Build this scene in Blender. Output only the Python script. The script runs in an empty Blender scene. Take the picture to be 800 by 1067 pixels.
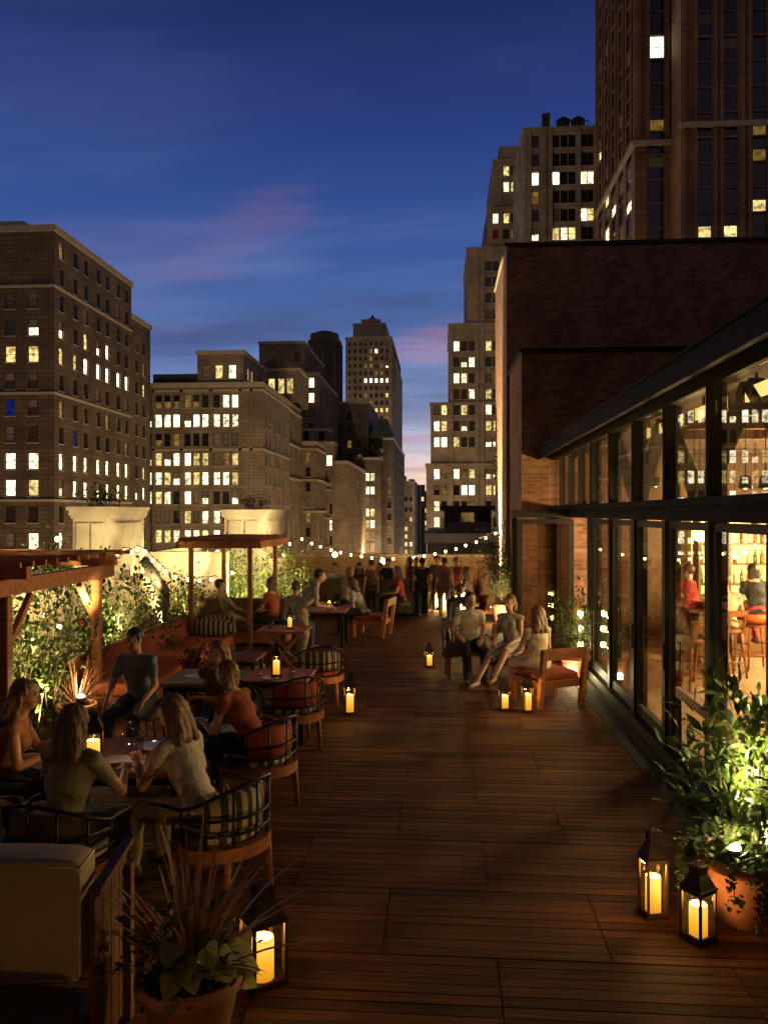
import bpy, math, random
from mathutils import Vector, Matrix, Euler
random.seed(11)
S = bpy.context.scene
COL = S.collection
R = math.radians
pi = math.pi
# ------------------------------------------------------------------ camera
H = 2.6; FP = 830.0; A = R(4.07); HZ = 535.0
cam = bpy.data.objects.new('camera', bpy.data.cameras.new('camera')); COL.objects.link(cam)
cam.location = (0, 0, H); cam.rotation_euler = (R(90), 0, A)
cam.data.sensor_fit = 'AUTO'; cam.data.sensor_width = 36; cam.data.lens = 36 * FP / 1067.0
cam.data.shift_y = 1.5 / 1067.0
cam.data.clip_end = 6000; cam.data.clip_start = 0.05
S.camera = cam
def P(px, d, z=0.0):            # world point seen in photo column px at camera depth d
    l = (px - 400) / FP * d
    return Vector((-math.sin(A) * d + math.cos(A) * l, math.cos(A) * d + math.sin(A) * l, z))
def G(px, py, z=0.0):           # world point at height z
    return P(px, FP * (H - z) / (py - HZ), z)
def XA(px, Y):
    return Y * math.tan(math.atan((px - 400) / FP) - A)
def ZA(py, X, Y):
    d = -math.sin(A) * X + math.cos(A) * Y
    return H - (py - HZ) / FP * d
# ------------------------------------------------------------------ tags
def tag(o, label=None, cat=None, group=None, kind=None):
    if label: o['label'] = label
    if cat: o['category'] = cat
    if group: o['group'] = group
    if kind: o['kind'] = kind
    return o
def empty(name, loc=(0, 0, 0), rz=0.0, label=None, cat=None, group=None, kind=None):
    o = bpy.data.objects.new(name, None); COL.objects.link(o)
    o.location = loc; o.rotation_euler = (0, 0, rz); o.empty_display_size = 0.1
    return tag(o, label, cat, group, kind)
def copy_tree(o, parent=None):
    c = o.copy(); COL.objects.link(c)
    if parent: c.parent = parent
    for ch in list(o.children): copy_tree(ch, c)
    return c
# ------------------------------------------------------------------ mesh builder
class MB:
    def __init__(s): s.v = []; s.f = []; s.m = []; s.s = []
    def add(s, vs, fs, mi=0, sm=False):
        o = len(s.v); s.v += [tuple(x) for x in vs]
        for f in fs: s.f.append(tuple(i + o for i in f)); s.m.append(mi); s.s.append(sm)
    def quad(s, a, b, c, d, mi=0): s.add([a, b, c, d], [(0, 1, 2, 3)], mi)
    def box(s, x0, x1, y0, y1, z0, z1, mi=0, M=None):
        vs = [Vector(p) for p in ((x0,y0,z0),(x1,y0,z0),(x1,y1,z0),(x0,y1,z0),(x0,y0,z1),(x1,y0,z1),(x1,y1,z1),(x0,y1,z1))]
        if M: vs = [M @ v for v in vs]
        s.add(vs, [(0,3,2,1),(4,5,6,7),(0,1,5,4),(1,2,6,5),(2,3,7,6),(3,0,4,7)], mi)
    def cbox(s, c, dx, dy, dz, mi=0, rz=0.0, b=0.0):        # chamfered box centred at c
        M = Matrix.Translation(Vector(c)) @ Matrix.Rotation(rz, 4, 'Z')
        s.rbox(dx, dy, dz, b if b else min(dx, dy, dz) * .08, mi, M)
    def rbox(s, dx, dy, dz, b, mi=0, M=None):
        hx, hy, hz = dx/2, dy/2, dz/2; vs = []; idx = {}
        for sx in (-1,1):
            for sy in (-1,1):
                for sz in (-1,1):
                    for k, p in enumerate(((hx, hy-b, hz-b), (hx-b, hy, hz-b), (hx-b, hy-b, hz))):
                        idx[(sx,sy,sz,k)] = len(vs); vs.append(Vector((sx*p[0], sy*p[1], sz*p[2])))
        fs = []
        def face(ids):
            c = sum((vs[i] for i in ids), Vector()) / len(ids)
            n = (vs[ids[1]] - vs[ids[0]]).cross(vs[ids[2]] - vs[ids[1]])
            fs.append(tuple(ids) if n.dot(c) > 0 else tuple(reversed(ids)))
        for sg in (-1,1):
            face([idx[(sg,a,c,0)] for a,c in ((-1,-1),(1,-1),(1,1),(-1,1))])
            face([idx[(a,sg,c,1)] for a,c in ((-1,-1),(1,-1),(1,1),(-1,1))])
            face([idx[(a,c,sg,2)] for a,c in ((-1,-1),(1,-1),(1,1),(-1,1))])
        for p in (-1,1):
            for q in (-1,1):
                face([idx[(p,q,-1,0)], idx[(p,q,1,0)], idx[(p,q,1,1)], idx[(p,q,-1,1)]])
                face([idx[(p,-1,q,0)], idx[(p,1,q,0)], idx[(p,1,q,2)], idx[(p,-1,q,2)]])
                face([idx[(-1,p,q,1)], idx[(1,p,q,1)], idx[(1,p,q,2)], idx[(-1,p,q,2)]])
                for r in (-1,1): face([idx[(p,q,r,0)], idx[(p,q,r,1)], idx[(p,q,r,2)]])
        if M: vs = [M @ v for v in vs]
        s.add(vs, fs, mi)
    def bar(s, a, b, w, h, mi=0, up=(0,0,1)):                # rectangular bar between two points
        a = Vector(a); b = Vector(b); t = (b - a).normalized(); u = Vector(up)
        if abs(t.dot(u)) > .98: u = Vector((0,1,0))
        x = t.cross(u).normalized(); y = x.cross(t)
        vs = []
        for p in (a, b):
            for i, j in ((-1,-1),(1,-1),(1,1),(-1,1)): vs.append(p + x*(i*w/2) + y*(j*h/2))
        s.add(vs, [(3,2,1,0),(4,5,6,7),(0,1,5,4),(1,2,6,5),(2,3,7,6),(3,0,4,7)], mi)
    def tube(s, pts, r, n=8, mi=0, closed=False, cap=True):
        pts = [Vector(p) for p in pts]; N = len(pts)
        rs = r if isinstance(r, (list, tuple)) else [r] * N
        vs = []; prev = None
        for i, p in enumerate(pts):
            if closed: t = pts[(i+1) % N] - pts[i-1]
            else: t = pts[min(i+1, N-1)] - pts[max(i-1, 0)]
            t = t.normalized() if t.length > 1e-9 else Vector((0,0,1))
            if prev is None:
                u = Vector((0,0,1)) if abs(t.z) < .9 else Vector((1,0,0)); x = t.cross(u).normalized()
            else:
                x = prev - t * prev.dot(t)
                x = x.normalized() if x.length > 1e-6 else t.orthogonal().normalized()
            prev = x; y = t.cross(x)
            for k in range(n):
                a = 2*pi*k/n; vs.append(p + (x*math.cos(a) + y*math.sin(a)) * rs[i])
        fs = []
        for i in range(N if closed else N-1):
            j = (i+1) % N
            for k in range(n): fs.append((i*n+k, i*n+(k+1)%n, j*n+(k+1)%n, j*n+k))
        if cap and not closed:
            fs.append(tuple(reversed(range(n)))); fs.append(tuple((N-1)*n+k for k in range(n)))
        s.add(vs, fs, mi, True)
    def capsule(s, a, b, ra, rb, n=12, mi=0):
        a = Vector(a); b = Vector(b); t = (b - a)
        t = t.normalized() if t.length > 1e-6 else Vector((0,0,1))
        pts = []; rs = []
        for k in range(1, 5):
            q = pi/2 * k/4; pts.append(a - t*ra*math.cos(q)); rs.append(ra*math.sin(q) if k < 4 else ra)
        for k in range(4, 0, -1):
            q = pi/2 * k/4; pts.append(b + t*rb*math.cos(q)); rs.append(rb*math.sin(q) if k < 4 else rb)
        s.tube(pts, rs, n, mi)
    def ell(s, c, r, M=None, n=16, m=10, mi=0):
        c = Vector(c); vs = []; fs = []
        for i in range(m+1):
            ph = pi*i/m
            for k in range(n):
                th = 2*pi*k/n; v = Vector((r[0]*math.sin(ph)*math.cos(th), r[1]*math.sin(ph)*math.sin(th), r[2]*math.cos(ph)))
                if M: v = M @ v
                vs.append(c + v)
        for i in range(m):
            for k in range(n):
                f = (i*n+k, (i+1)*n+k, (i+1)*n+(k+1)%n, i*n+(k+1)%n)
                fs.append(f)
        s.add(vs, fs, mi, True)
    def lathe(s, prof, n=24, mi=0, c=(0,0,0), M=None):
        vs = []; fs = []; c = Vector(c); N = len(prof)
        for r, z in prof:
            for k in range(n):
                a = 2*pi*k/n; v = Vector((r*math.cos(a), r*math.sin(a), z))
                if M: v = M @ v
                vs.append(c + v)
        for i in range(N-1):
            for k in range(n): fs.append((i*n+k, i*n+(k+1)%n, (i+1)*n+(k+1)%n, (i+1)*n+k))
        s.add(vs, fs, mi, True)
    def xf(s, M):
        s.v = [tuple(M @ Vector(v)) for v in s.v]; return s
    def mesh(s, name, mats):
        me = bpy.data.meshes.new(name); me.from_pydata(s.v, [], s.f)
        for m in (mats if isinstance(mats, (list, tuple)) else [mats]): me.materials.append(m)
        me.polygons.foreach_set('material_index', s.m); me.polygons.foreach_set('use_smooth', s.s)
        me.update(); return me
    def build(s, name, mats, parent=None, loc=(0,0,0), rz=0.0):
        o = bpy.data.objects.new(name, s.mesh(name, mats)); COL.objects.link(o)
        o.location = loc; o.rotation_euler = (0, 0, rz)
        if parent: o.parent = parent
        return o
def remesh(mb, vox, smooth=2, dec=1.0):
    """union of overlapping closed pieces as one continuous skin"""
    me = mb.mesh('t', [])
    o = bpy.data.objects.new('t', me); COL.objects.link(o)
    m = o.modifiers.new('r', 'REMESH'); m.mode = 'VOXEL'; m.voxel_size = vox
    if smooth:
        q = o.modifiers.new('s', 'SMOOTH'); q.iterations = smooth; q.factor = .5
    if dec < 1:
        q = o.modifiers.new('d', 'DECIMATE'); q.ratio = dec
    dg = bpy.context.evaluated_depsgraph_get(); dg.update()
    e = o.evaluated_get(dg).to_mesh()
    vs = [tuple(v.co) for v in e.vertices]; fs = [tuple(p.vertices) for p in e.polygons]
    o.evaluated_get(dg).to_mesh_clear()
    bpy.data.objects.remove(o); bpy.data.meshes.remove(me)
    out = MB(); out.add(vs, fs, 0, True); return out
# ------------------------------------------------------------------ materials
def lin(r, g, b):
    f = lambda c: (c/255/12.92) if c/255 <= .04045 else ((c/255+.055)/1.055)**2.4
    return (f(r), f(g), f(b), 1)
def newmat(name):
    m = bpy.data.materials.new(name); m.use_nodes = True; nt = m.node_tree
    for n in list(nt.nodes): nt.nodes.remove(n)
    out = nt.nodes.new('ShaderNodeOutputMaterial'); return m, nt, out
def N(nt, t, **k):
    n = nt.nodes.new(t)
    for a, b in k.items(): setattr(n, a, b)
    return n
def coords(nt, sc=(1,1,1), which='Object'):
    tc = N(nt, 'ShaderNodeTexCoord'); mp = N(nt, 'ShaderNodeMapping'); mp.inputs['Scale'].default_value = sc
    nt.links.new(tc.outputs[which], mp.inputs[0]); return mp.outputs[0]
def pbr(name, c, rough=.6, var=.25, vs=4.0, bump=.0, bs=60.0, metal=0.0, sc=(1,1,1), trans=0.0, spec=.5, rnd=0.0, c2=None):
    m, nt, out = newmat(name); L = nt.links.new
    b = N(nt, 'ShaderNodeBsdfPrincipled'); b.inputs['Roughness'].default_value = rough
    b.inputs['Metallic'].default_value = metal; b.inputs['Specular IOR Level'].default_value = spec
    v = coords(nt, sc)
    no = N(nt, 'ShaderNodeTexNoise'); no.inputs['Scale'].default_value = vs; no.inputs['Detail'].default_value = 6
    L(v, no.inputs['Vector'])
    mix = N(nt, 'ShaderNodeMix', data_type='RGBA')
    c = tuple(c[:3])
    d = c2[:3] if c2 else tuple(x*(1-var) for x in c); e = c if c2 else tuple(min(1, x*(1+var)) for x in c)
    mix.inputs['A'].default_value = (*d, 1); mix.inputs['B'].default_value = (*e, 1)
    rp = N(nt, 'ShaderNodeMapRange'); rp.inputs[1].default_value = .3; rp.inputs[2].default_value = .7
    L(no.outputs[0], rp.inputs[0]); L(rp.outputs[0], mix.inputs['Factor'])
    last = mix.outputs['Result']
    if rnd:
        oi = N(nt, 'ShaderNodeObjectInfo'); mr = N(nt, 'ShaderNodeMapRange'); mr.inputs[3].default_value = 1-rnd; mr.inputs[4].default_value = 1+rnd
        L(oi.outputs['Random'], mr.inputs[0]); hv = N(nt, 'ShaderNodeHueSaturation'); L(mr.outputs[0], hv.inputs['Value']); L(last, hv.inputs['Color']); last = hv.outputs[0]
    L(last, b.inputs['Base Color'])
    if bump:
        n2 = N(nt, 'ShaderNodeTexNoise'); n2.inputs['Scale'].default_value = bs; n2.inputs['Detail'].default_value = 4
        L(v, n2.inputs['Vector']); bp = N(nt, 'ShaderNodeBump'); bp.inputs['Strength'].default_value = bump; bp.inputs['Distance'].default_value = .01
        L(n2.outputs[0], bp.inputs['Height']); L(bp.outputs[0], b.inputs['Normal'])
    sh = b.outputs[0]
    if trans:
        tr = N(nt, 'ShaderNodeBsdfTranslucent'); L(last, tr.inputs[0]); ms = N(nt, 'ShaderNodeMixShader'); ms.inputs[0].default_value = trans
        L(sh, ms.inputs[1]); L(tr.outputs[0], ms.inputs[2]); sh = ms.outputs[0]
    L(sh, out.inputs[0]); return m
def emit(name, c, st, var=0.0, vs=3.0, sample=True, rnd=0.0):
    m, nt, out = newmat(name); L = nt.links.new
    e = N(nt, 'ShaderNodeEmission'); e.inputs[0].default_value = (*c[:3], 1); e.inputs[1].default_value = st
    if var or rnd:
        no = N(nt, 'ShaderNodeTexNoise', noise_dimensions='4D'); no.inputs['Scale'].default_value = vs
        tc = N(nt, 'ShaderNodeTexCoord'); oi = N(nt, 'ShaderNodeObjectInfo'); ml = N(nt, 'ShaderNodeMath', operation='MULTIPLY'); ml.inputs[1].default_value = 50
        L(oi.outputs['Random'], ml.inputs[0]); L(ml.outputs[0], no.inputs['W']); L(tc.outputs['Object'], no.inputs['Vector'])
        mr = N(nt, 'ShaderNodeMapRange'); mr.inputs[1].default_value = .35; mr.inputs[2].default_value = .65
        mr.inputs[3].default_value = st*(1-var); mr.inputs[4].default_value = st*(1+var)
        L(no.outputs[0], mr.inputs[0])
        m2 = N(nt, 'ShaderNodeMapRange'); m2.inputs[3].default_value = 1-rnd; m2.inputs[4].default_value = 1+rnd
        L(oi.outputs['Random'], m2.inputs[0]); m3 = N(nt, 'ShaderNodeMath', operation='MULTIPLY'); L(mr.outputs[0], m3.inputs[0]); L(m2.outputs[0], m3.inputs[1])
        L(m3.outputs[0], e.inputs[1])
    L(e.outputs[0], out.inputs[0])
    if not sample: m.cycles.emission_sampling = 'NONE'
    return m
def glassmat(name, tint=(.9,.92,.9), refl=1.0):
    m, nt, out = newmat(name); L = nt.links.new
    ge = N(nt, 'ShaderNodeNewGeometry'); dt = N(nt, 'ShaderNodeVectorMath', operation='DOT_PRODUCT'); L(ge.outputs['Normal'], dt.inputs[0]); L(ge.outputs['Incoming'], dt.inputs[1])
    def mm(op, a, b_):
        n = N(nt, 'ShaderNodeMath', operation=op)
        for i, v in enumerate((a, b_)):
            if isinstance(v, (int, float)): n.inputs[i].default_value = v
            elif v is not None: L(v, n.inputs[i])
        return n.outputs[0]
    f = mm('POWER', mm('SUBTRACT', 1.0, mm('ABSOLUTE', dt.outputs['Value'], None)), 5.0)
    f = mm('MULTIPLY', mm('ADD', mm('MULTIPLY', f, .96), .04), refl); f = mm('MINIMUM', f, .95)
    ml = N(nt, 'ShaderNodeMath', operation='MULTIPLY'); ml.inputs[1].default_value = 1.0; ml.use_clamp = True; L(f, ml.inputs[0])
    t = N(nt, 'ShaderNodeBsdfTransparent'); t.inputs[0].default_value = (*tint, 1)
    g = N(nt, 'ShaderNodeBsdfGlossy'); g.inputs['Roughness'].default_value = .0
    ms = N(nt, 'ShaderNodeMixShader'); L(ml.outputs[0], ms.inputs[0]); L(t.outputs[0], ms.inputs[1]); L(g.outputs[0], ms.inputs[2]); L(ms.outputs[0], out.inputs[0]); return m
def woodmat(name, c, rough=.45, sc=(1,1,8), axis=None):
    m, nt, out = newmat(name); L = nt.links.new
    b = N(nt, 'ShaderNodeBsdfPrincipled'); b.inputs['Roughness'].default_value = rough; b.inputs['Specular IOR Level'].default_value = .25
    v = coords(nt, sc); no = N(nt, 'ShaderNodeTexNoise'); no.inputs['Scale'].default_value = 3; no.inputs['Detail'].default_value = 8; no.inputs['Distortion'].default_value = .6
    L(v, no.inputs['Vector']); cr = N(nt, 'ShaderNodeValToRGB'); L(no.outputs[0], cr.inputs[0])
    cr.color_ramp.elements[0].position = .3; cr.color_ramp.elements[1].position = .7
    cr.color_ramp.elements[0].color = (c[0]*.55, c[1]*.5, c[2]*.45, 1); cr.color_ramp.elements[1].color = (c[0]*1.2, c[1]*1.15, c[2]*1.1, 1)
    L(cr.outputs[0], b.inputs['Base Color']); bp = N(nt, 'ShaderNodeBump'); bp.inputs['Strength'].default_value = .2; bp.inputs['Distance'].default_value = .003
    L(no.outputs[0], bp.inputs['Height']); L(bp.outputs[0], b.inputs['Normal']); L(b.outputs[0], out.inputs[0]); return m
def stripemat(name, ca, cb_, period=.1, axis=0, duty=.5):
    m, nt, out = newmat(name); L = nt.links.new
    b = N(nt, 'ShaderNodeBsdfPrincipled'); b.inputs['Roughness'].default_value = .85
    tc = N(nt, 'ShaderNodeTexCoord'); sp = N(nt, 'ShaderNodeSeparateXYZ'); L(tc.outputs['Object'], sp.inputs[0])
    d = N(nt, 'ShaderNodeMath', operation='DIVIDE'); d.inputs[1].default_value = period; L(sp.outputs[axis], d.inputs[0])
    f = N(nt, 'ShaderNodeMath', operation='FRACT'); L(d.outputs[0], f.inputs[0])
    g = N(nt, 'ShaderNodeMath', operation='GREATER_THAN'); g.inputs[1].default_value = duty; L(f.outputs[0], g.inputs[0])
    mx = N(nt, 'ShaderNodeMix', data_type='RGBA'); mx.inputs['A'].default_value = (*ca, 1); mx.inputs['B'].default_value = (*cb_, 1)
    L(g.outputs[0], mx.inputs['Factor']); L(mx.outputs['Result'], b.inputs['Base Color']); L(b.outputs[0], out.inputs[0]); return m
def brickmat(name, c1, c2, mortar, sc=1.0):
    m, nt, out = newmat(name); L = nt.links.new
    b = N(nt, 'ShaderNodeBsdfPrincipled'); b.inputs['Roughness'].default_value = .85
    tc = N(nt, 'ShaderNodeTexCoord'); ge = N(nt, 'ShaderNodeNewGeometry'); sn = N(nt, 'ShaderNodeSeparateXYZ'); sp = N(nt, 'ShaderNodeSeparateXYZ')
    L(tc.outputs['Object'], sp.inputs[0]); L(ge.outputs['Normal'], sn.inputs[0])
    ab = N(nt, 'ShaderNodeMath', operation='ABSOLUTE'); L(sn.outputs[0], ab.inputs[0])
    gt = N(nt, 'ShaderNodeMath', operation='GREATER_THAN'); gt.inputs[1].default_value = .6; L(ab.outputs[0], gt.inputs[0])
    mx = N(nt, 'ShaderNodeMix'); L(gt.outputs[0], mx.inputs[0]); L(sp.outputs[0], mx.inputs[2]); L(sp.outputs[1], mx.inputs[3])
    cb = N(nt, 'ShaderNodeCombineXYZ'); L(mx.outputs[0], cb.inputs[0]); L(sp.outputs[2], cb.inputs[1])
    br = N(nt, 'ShaderNodeTexBrick'); br.inputs['Scale'].default_value = sc
    br.inputs['Brick Width'].default_value = .22; br.inputs['Row Height'].default_value = .075; br.inputs['Mortar Size'].default_value = .009
    br.inputs['Color1'].default_value = (*c1, 1); br.inputs['Color2'].default_value = (*c2, 1); br.inputs['Mortar'].default_value = (*mortar, 1)
    L(cb.outputs[0], br.inputs[0])
    no = N(nt, 'ShaderNodeTexNoise'); no.inputs['Scale'].default_value = 1.3*min(1, sc*1.5); no.inputs['Detail'].default_value = 9; no.inputs['Roughness'].default_value = .62; L(tc.outputs['Object'], no.inputs['Vector'])
    hv = N(nt, 'ShaderNodeHueSaturation'); mr = N(nt, 'ShaderNodeMapRange'); mr.inputs[1].default_value = .3; mr.inputs[2].default_value = .7; mr.inputs[3].default_value = .55; mr.inputs[4].default_value = 1.3
    L(no.outputs[0], mr.inputs[0]); L(mr.outputs[0], hv.inputs['Value']); L(br.outputs[0], hv.inputs['Color']); L(hv.outputs[0], b.inputs['Base Color'])
    bp = N(nt, 'ShaderNodeBump'); bp.inputs['Strength'].default_value = .6; bp.inputs['Distance'].default_value = .008; bp.invert = True
    L(br.outputs['Fac'], bp.inputs['Height']); L(bp.outputs[0], b.inputs['Normal'])
    L(b.outputs[0], out.inputs[0]); return m
M = {}
M['stone'] = brickmat('stone', (0.31, 0.25, 0.175), (0.24, 0.19, 0.13), (0.192, 0.152, 0.104), 0.125)
M['stone2'] = brickmat('pale_stone', (0.4, 0.34, 0.26), (0.32, 0.27, 0.2), (0.256, 0.216, 0.16), 0.125)
M['stone_dark'] = brickmat('dark_stone', (0.16, 0.13, 0.1), (0.11, 0.09, 0.065), (0.088, 0.072, 0.052), 0.125)
M['bbrick'] = brickmat('brown_brick', (0.17, 0.12, 0.075), (0.115, 0.08, 0.05), (0.092, 0.064, 0.04), 0.125)
M['tbrick'] = brickmat('tan_tower_brick', (0.29, 0.17, 0.095), (0.24, 0.14, 0.08), (0.192, 0.112, 0.064), 0.09)
M['band'] = pbr('limestone', (.42,.36,.27), .85, .15, .6, .2, 10)
M['green_roof'] = pbr('green_copper', (.07,.13,.09), .7, .3, .6)
M['roofing'] = pbr('roofing_felt', (.04,.038,.035), .9, .2, 1)
M['asphalt'] = pbr('asphalt', (.05,.05,.05), .9, .2, .05)
M['brick'] = brickmat('red_brick', (.44,.19,.095), (.20,.08,.04), (.27,.19,.12))
M['dmetal'] = pbr('dark_bronze_metal', (.026,.02,.014), .5, .15, 3, metal=.1, spec=.3)
M['fascia'] = pbr('bronze_metal_fascia', (.032,.025,.015), .75, .12, 1.5, metal=.0, spec=.15)
M['lmetal'] = pbr('bronze_lantern_metal', (.06,.03,.016), .6, .3, 8, metal=.1, spec=.25)
M['bmetal'] = pbr('black_metal', (.015,.014,.013), .4, .2, 8, metal=.7)
M['glass'] = glassmat('window_glass', (.90,.88,.82), 1.6)
M['lglass'] = glassmat('lantern_glass', (.95,.94,.9), 1.0)
M['wdark'] = pbr('dark_window_glass', (.012,.013,.017), .12, .3, 2, spec=.6)
M['wblind'] = pbr('window_blind', (.22,.19,.15), .8, .2, 3, rnd=.35)
M['wframe'] = pbr('window_sash', (.06,.05,.04), .7, .2, 3)
M['litA'] = emit('lit_window_bright', lin(255,238,190), 1.9, .75, 1.7, False, .45)
M['litB'] = emit('lit_window_warm', lin(255,222,140), .9, .7, 1.6, False, .35)
M['litC'] = emit('lit_window_dim', lin(230,180,95), .22, .6, 1.2, False, .4)
M['litW'] = emit('lit_window_white', lin(252,246,215), 3.6, .4, 1.0, False, .3)
M['litT'] = emit('lit_window_tv', lin(60,80,200), .12, .5, 1.0, False, .4)
M['litR'] = emit('lit_window_red', lin(150,50,30), .15, .5, 1.0, False, .4)
M['teak'] = woodmat('teak', (.36,.15,.06), .42)
M['teak_x'] = woodmat('teak_grain', (.27,.105,.04), .6, (1,6,6))
M['pergola'] = woodmat('cedar', (.42,.17,.075), .55, (1,6,6))
M['terracotta'] = pbr('terracotta', (.42,.17,.085), .8, .3, 5, .3, 40)
M['soil'] = pbr('soil', (.03,.02,.014), .95, .3, 20, .8, 60)
M['leaf'] = pbr('leaf_green', (.07,.10,.015), .5, .45, 9, trans=.35, spec=.4)
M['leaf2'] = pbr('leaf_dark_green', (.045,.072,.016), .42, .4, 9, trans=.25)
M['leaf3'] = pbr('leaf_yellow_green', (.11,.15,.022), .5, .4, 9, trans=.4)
M['leafp'] = pbr('leaf_pale', (.42,.42,.18), .5, .25, 9, trans=.3)
M['blade'] = pbr('bronze_blade', (.30,.15,.085), .5, .4, 9, trans=.3)
M['bladeg'] = pbr('green_blade', (.06,.09,.04), .5, .4, 9, trans=.3)
M['stem'] = pbr('stem_bark', (.07,.05,.03), .8, .3, 9)
M['rose'] = pbr('pink_petals', (.5,.10,.14), .6, .25, 12, trans=.3)
M['redf'] = pbr('red_petals', (.5,.03,.02), .6, .25, 12, trans=.3)
M['stucco'] = pbr('cream_stucco', (.55,.45,.30), .9, .12, 2.2, .5, 30)
M['pier'] = pbr('pier_stone', (.42,.35,.26), .85, .2, 2.5, .4, 25)
M['cush_b'] = pbr('beige_canvas', (.40,.31,.19), .9, .08, 3, .3, 300)
M['cush_d'] = pbr('brown_canvas', (.12,.075,.05), .9, .1, 3, .3, 300)
M['cush_r'] = pbr('rust_canvas', (.30,.05,.022), .85, .15, 4, .3, 200)
M['cush_o'] = pbr('orange_canvas', (.62,.15,.035), .85, .12, 4, .3, 200)
M['piping'] = pbr('pale_piping', (.6,.52,.40), .8, .1, 9)
M['stripe'] = stripemat('striped_canvas', (.45,.38,.27), (.05,.035,.03), .085, 0)
M['stripey'] = stripemat('striped_canvas_cross', (.60,.52,.38), (.05,.035,.03), .085, 1)
M['table'] = pbr('olive_laminate', (.26,.22,.07), .6, .1, 3)
M['tile'] = None
M['wood_dark'] = woodmat('dark_shaded_wood', (.13,.055,.03), .6)  # dark wood; on the sofa arm and side the tone stands in for leaf shade
M['vein'] = pbr('leaf_vein', (.16,.20,.06), .5, .1, 9)
M['cush_db'] = pbr('dark_red_canvas', (.17,.03,.018), .9, .15, 4, .3, 200)
M['porcelain'] = pbr('porcelain', (.7,.68,.62), .25, .05, 5)
M['glassware'] = glassmat('drinking_glass', (.92,.92,.9), 2.0)
M['bulb'] = emit('bulb_glow', lin(255,206,130), 26)
M['lamp'] = emit('lamp_glow', lin(255,214,130), 22)
M['uplens'] = emit('uplight_lens', lin(255,225,140), 30)
M['strip'] = emit('ceiling_strip_glow', lin(255,214,130), 2.6)
M['shelfglow'] = emit('backlit_shelf_glow', lin(255,214,120), 5.0, .3, 2)
M['liqA'] = pbr('amber_bottle', (.30,.10,.02), .15, .2, 5); M['liqB'] = pbr('green_bottle', (.05,.13,.04), .15, .2, 5); M['liqC'] = pbr('clear_bottle', (.5,.45,.35), .15, .2, 5)
def candlemat():
    m, nt, out = newmat('candle_wax'); L = nt.links.new
    tc = N(nt, 'ShaderNodeTexCoord'); sp = N(nt, 'ShaderNodeSeparateXYZ'); L(tc.outputs['Generated'], sp.inputs[0])
    cr = N(nt, 'ShaderNodeValToRGB'); L(sp.outputs[2], cr.inputs[0]); e = cr.color_ramp.elements
    e[0].position = 0; e[0].color = (.62,.24,.012,1); e[1].position = .93; e[1].color = (1,.66,.12,1)
    k = e.new(.5); k.color = (1.0,.44,.03,1); k = e.new(1.0); k.color = (.8,.36,.07,1)
    em = N(nt, 'ShaderNodeEmission'); L(cr.outputs[0], em.inputs[0]); em.inputs[1].default_value = 1.25
    b = N(nt, 'ShaderNodeBsdfPrincipled'); b.inputs['Base Color'].default_value = (.7,.5,.25,1)
    ad = N(nt, 'ShaderNodeAddShader'); L(em.outputs[0], ad.inputs[0]); L(b.outputs[0], ad.inputs[1]); L(ad.outputs[0], out.inputs[0]); return m
M['candle'] = candlemat()
M['flame'] = emit('flame', lin(255,220,120), 25)
def point(loc, w, c=(1,.62,.25), r=.03, name='light'):
    l = bpy.data.lights.new(name, 'POINT'); l.energy = w; l.color = c; l.shadow_soft_size = r
    o = bpy.data.objects.new(name, l); COL.objects.link(o); o.location = loc; return o
def spot(loc, to, w, c=(1,.62,.25), ang=60, blend=.6, r=.03, name='spot_light'):
    l = bpy.data.lights.new(name, 'SPOT'); l.energy = w; l.color = c; l.spot_size = R(ang); l.spot_blend = blend; l.shadow_soft_size = r
    o = bpy.data.objects.new(name, l); COL.objects.link(o); o.location = loc
    o.rotation_euler = (Vector(to) - Vector(loc)).to_track_quat('-Z', 'Y').to_euler(); return o
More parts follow.
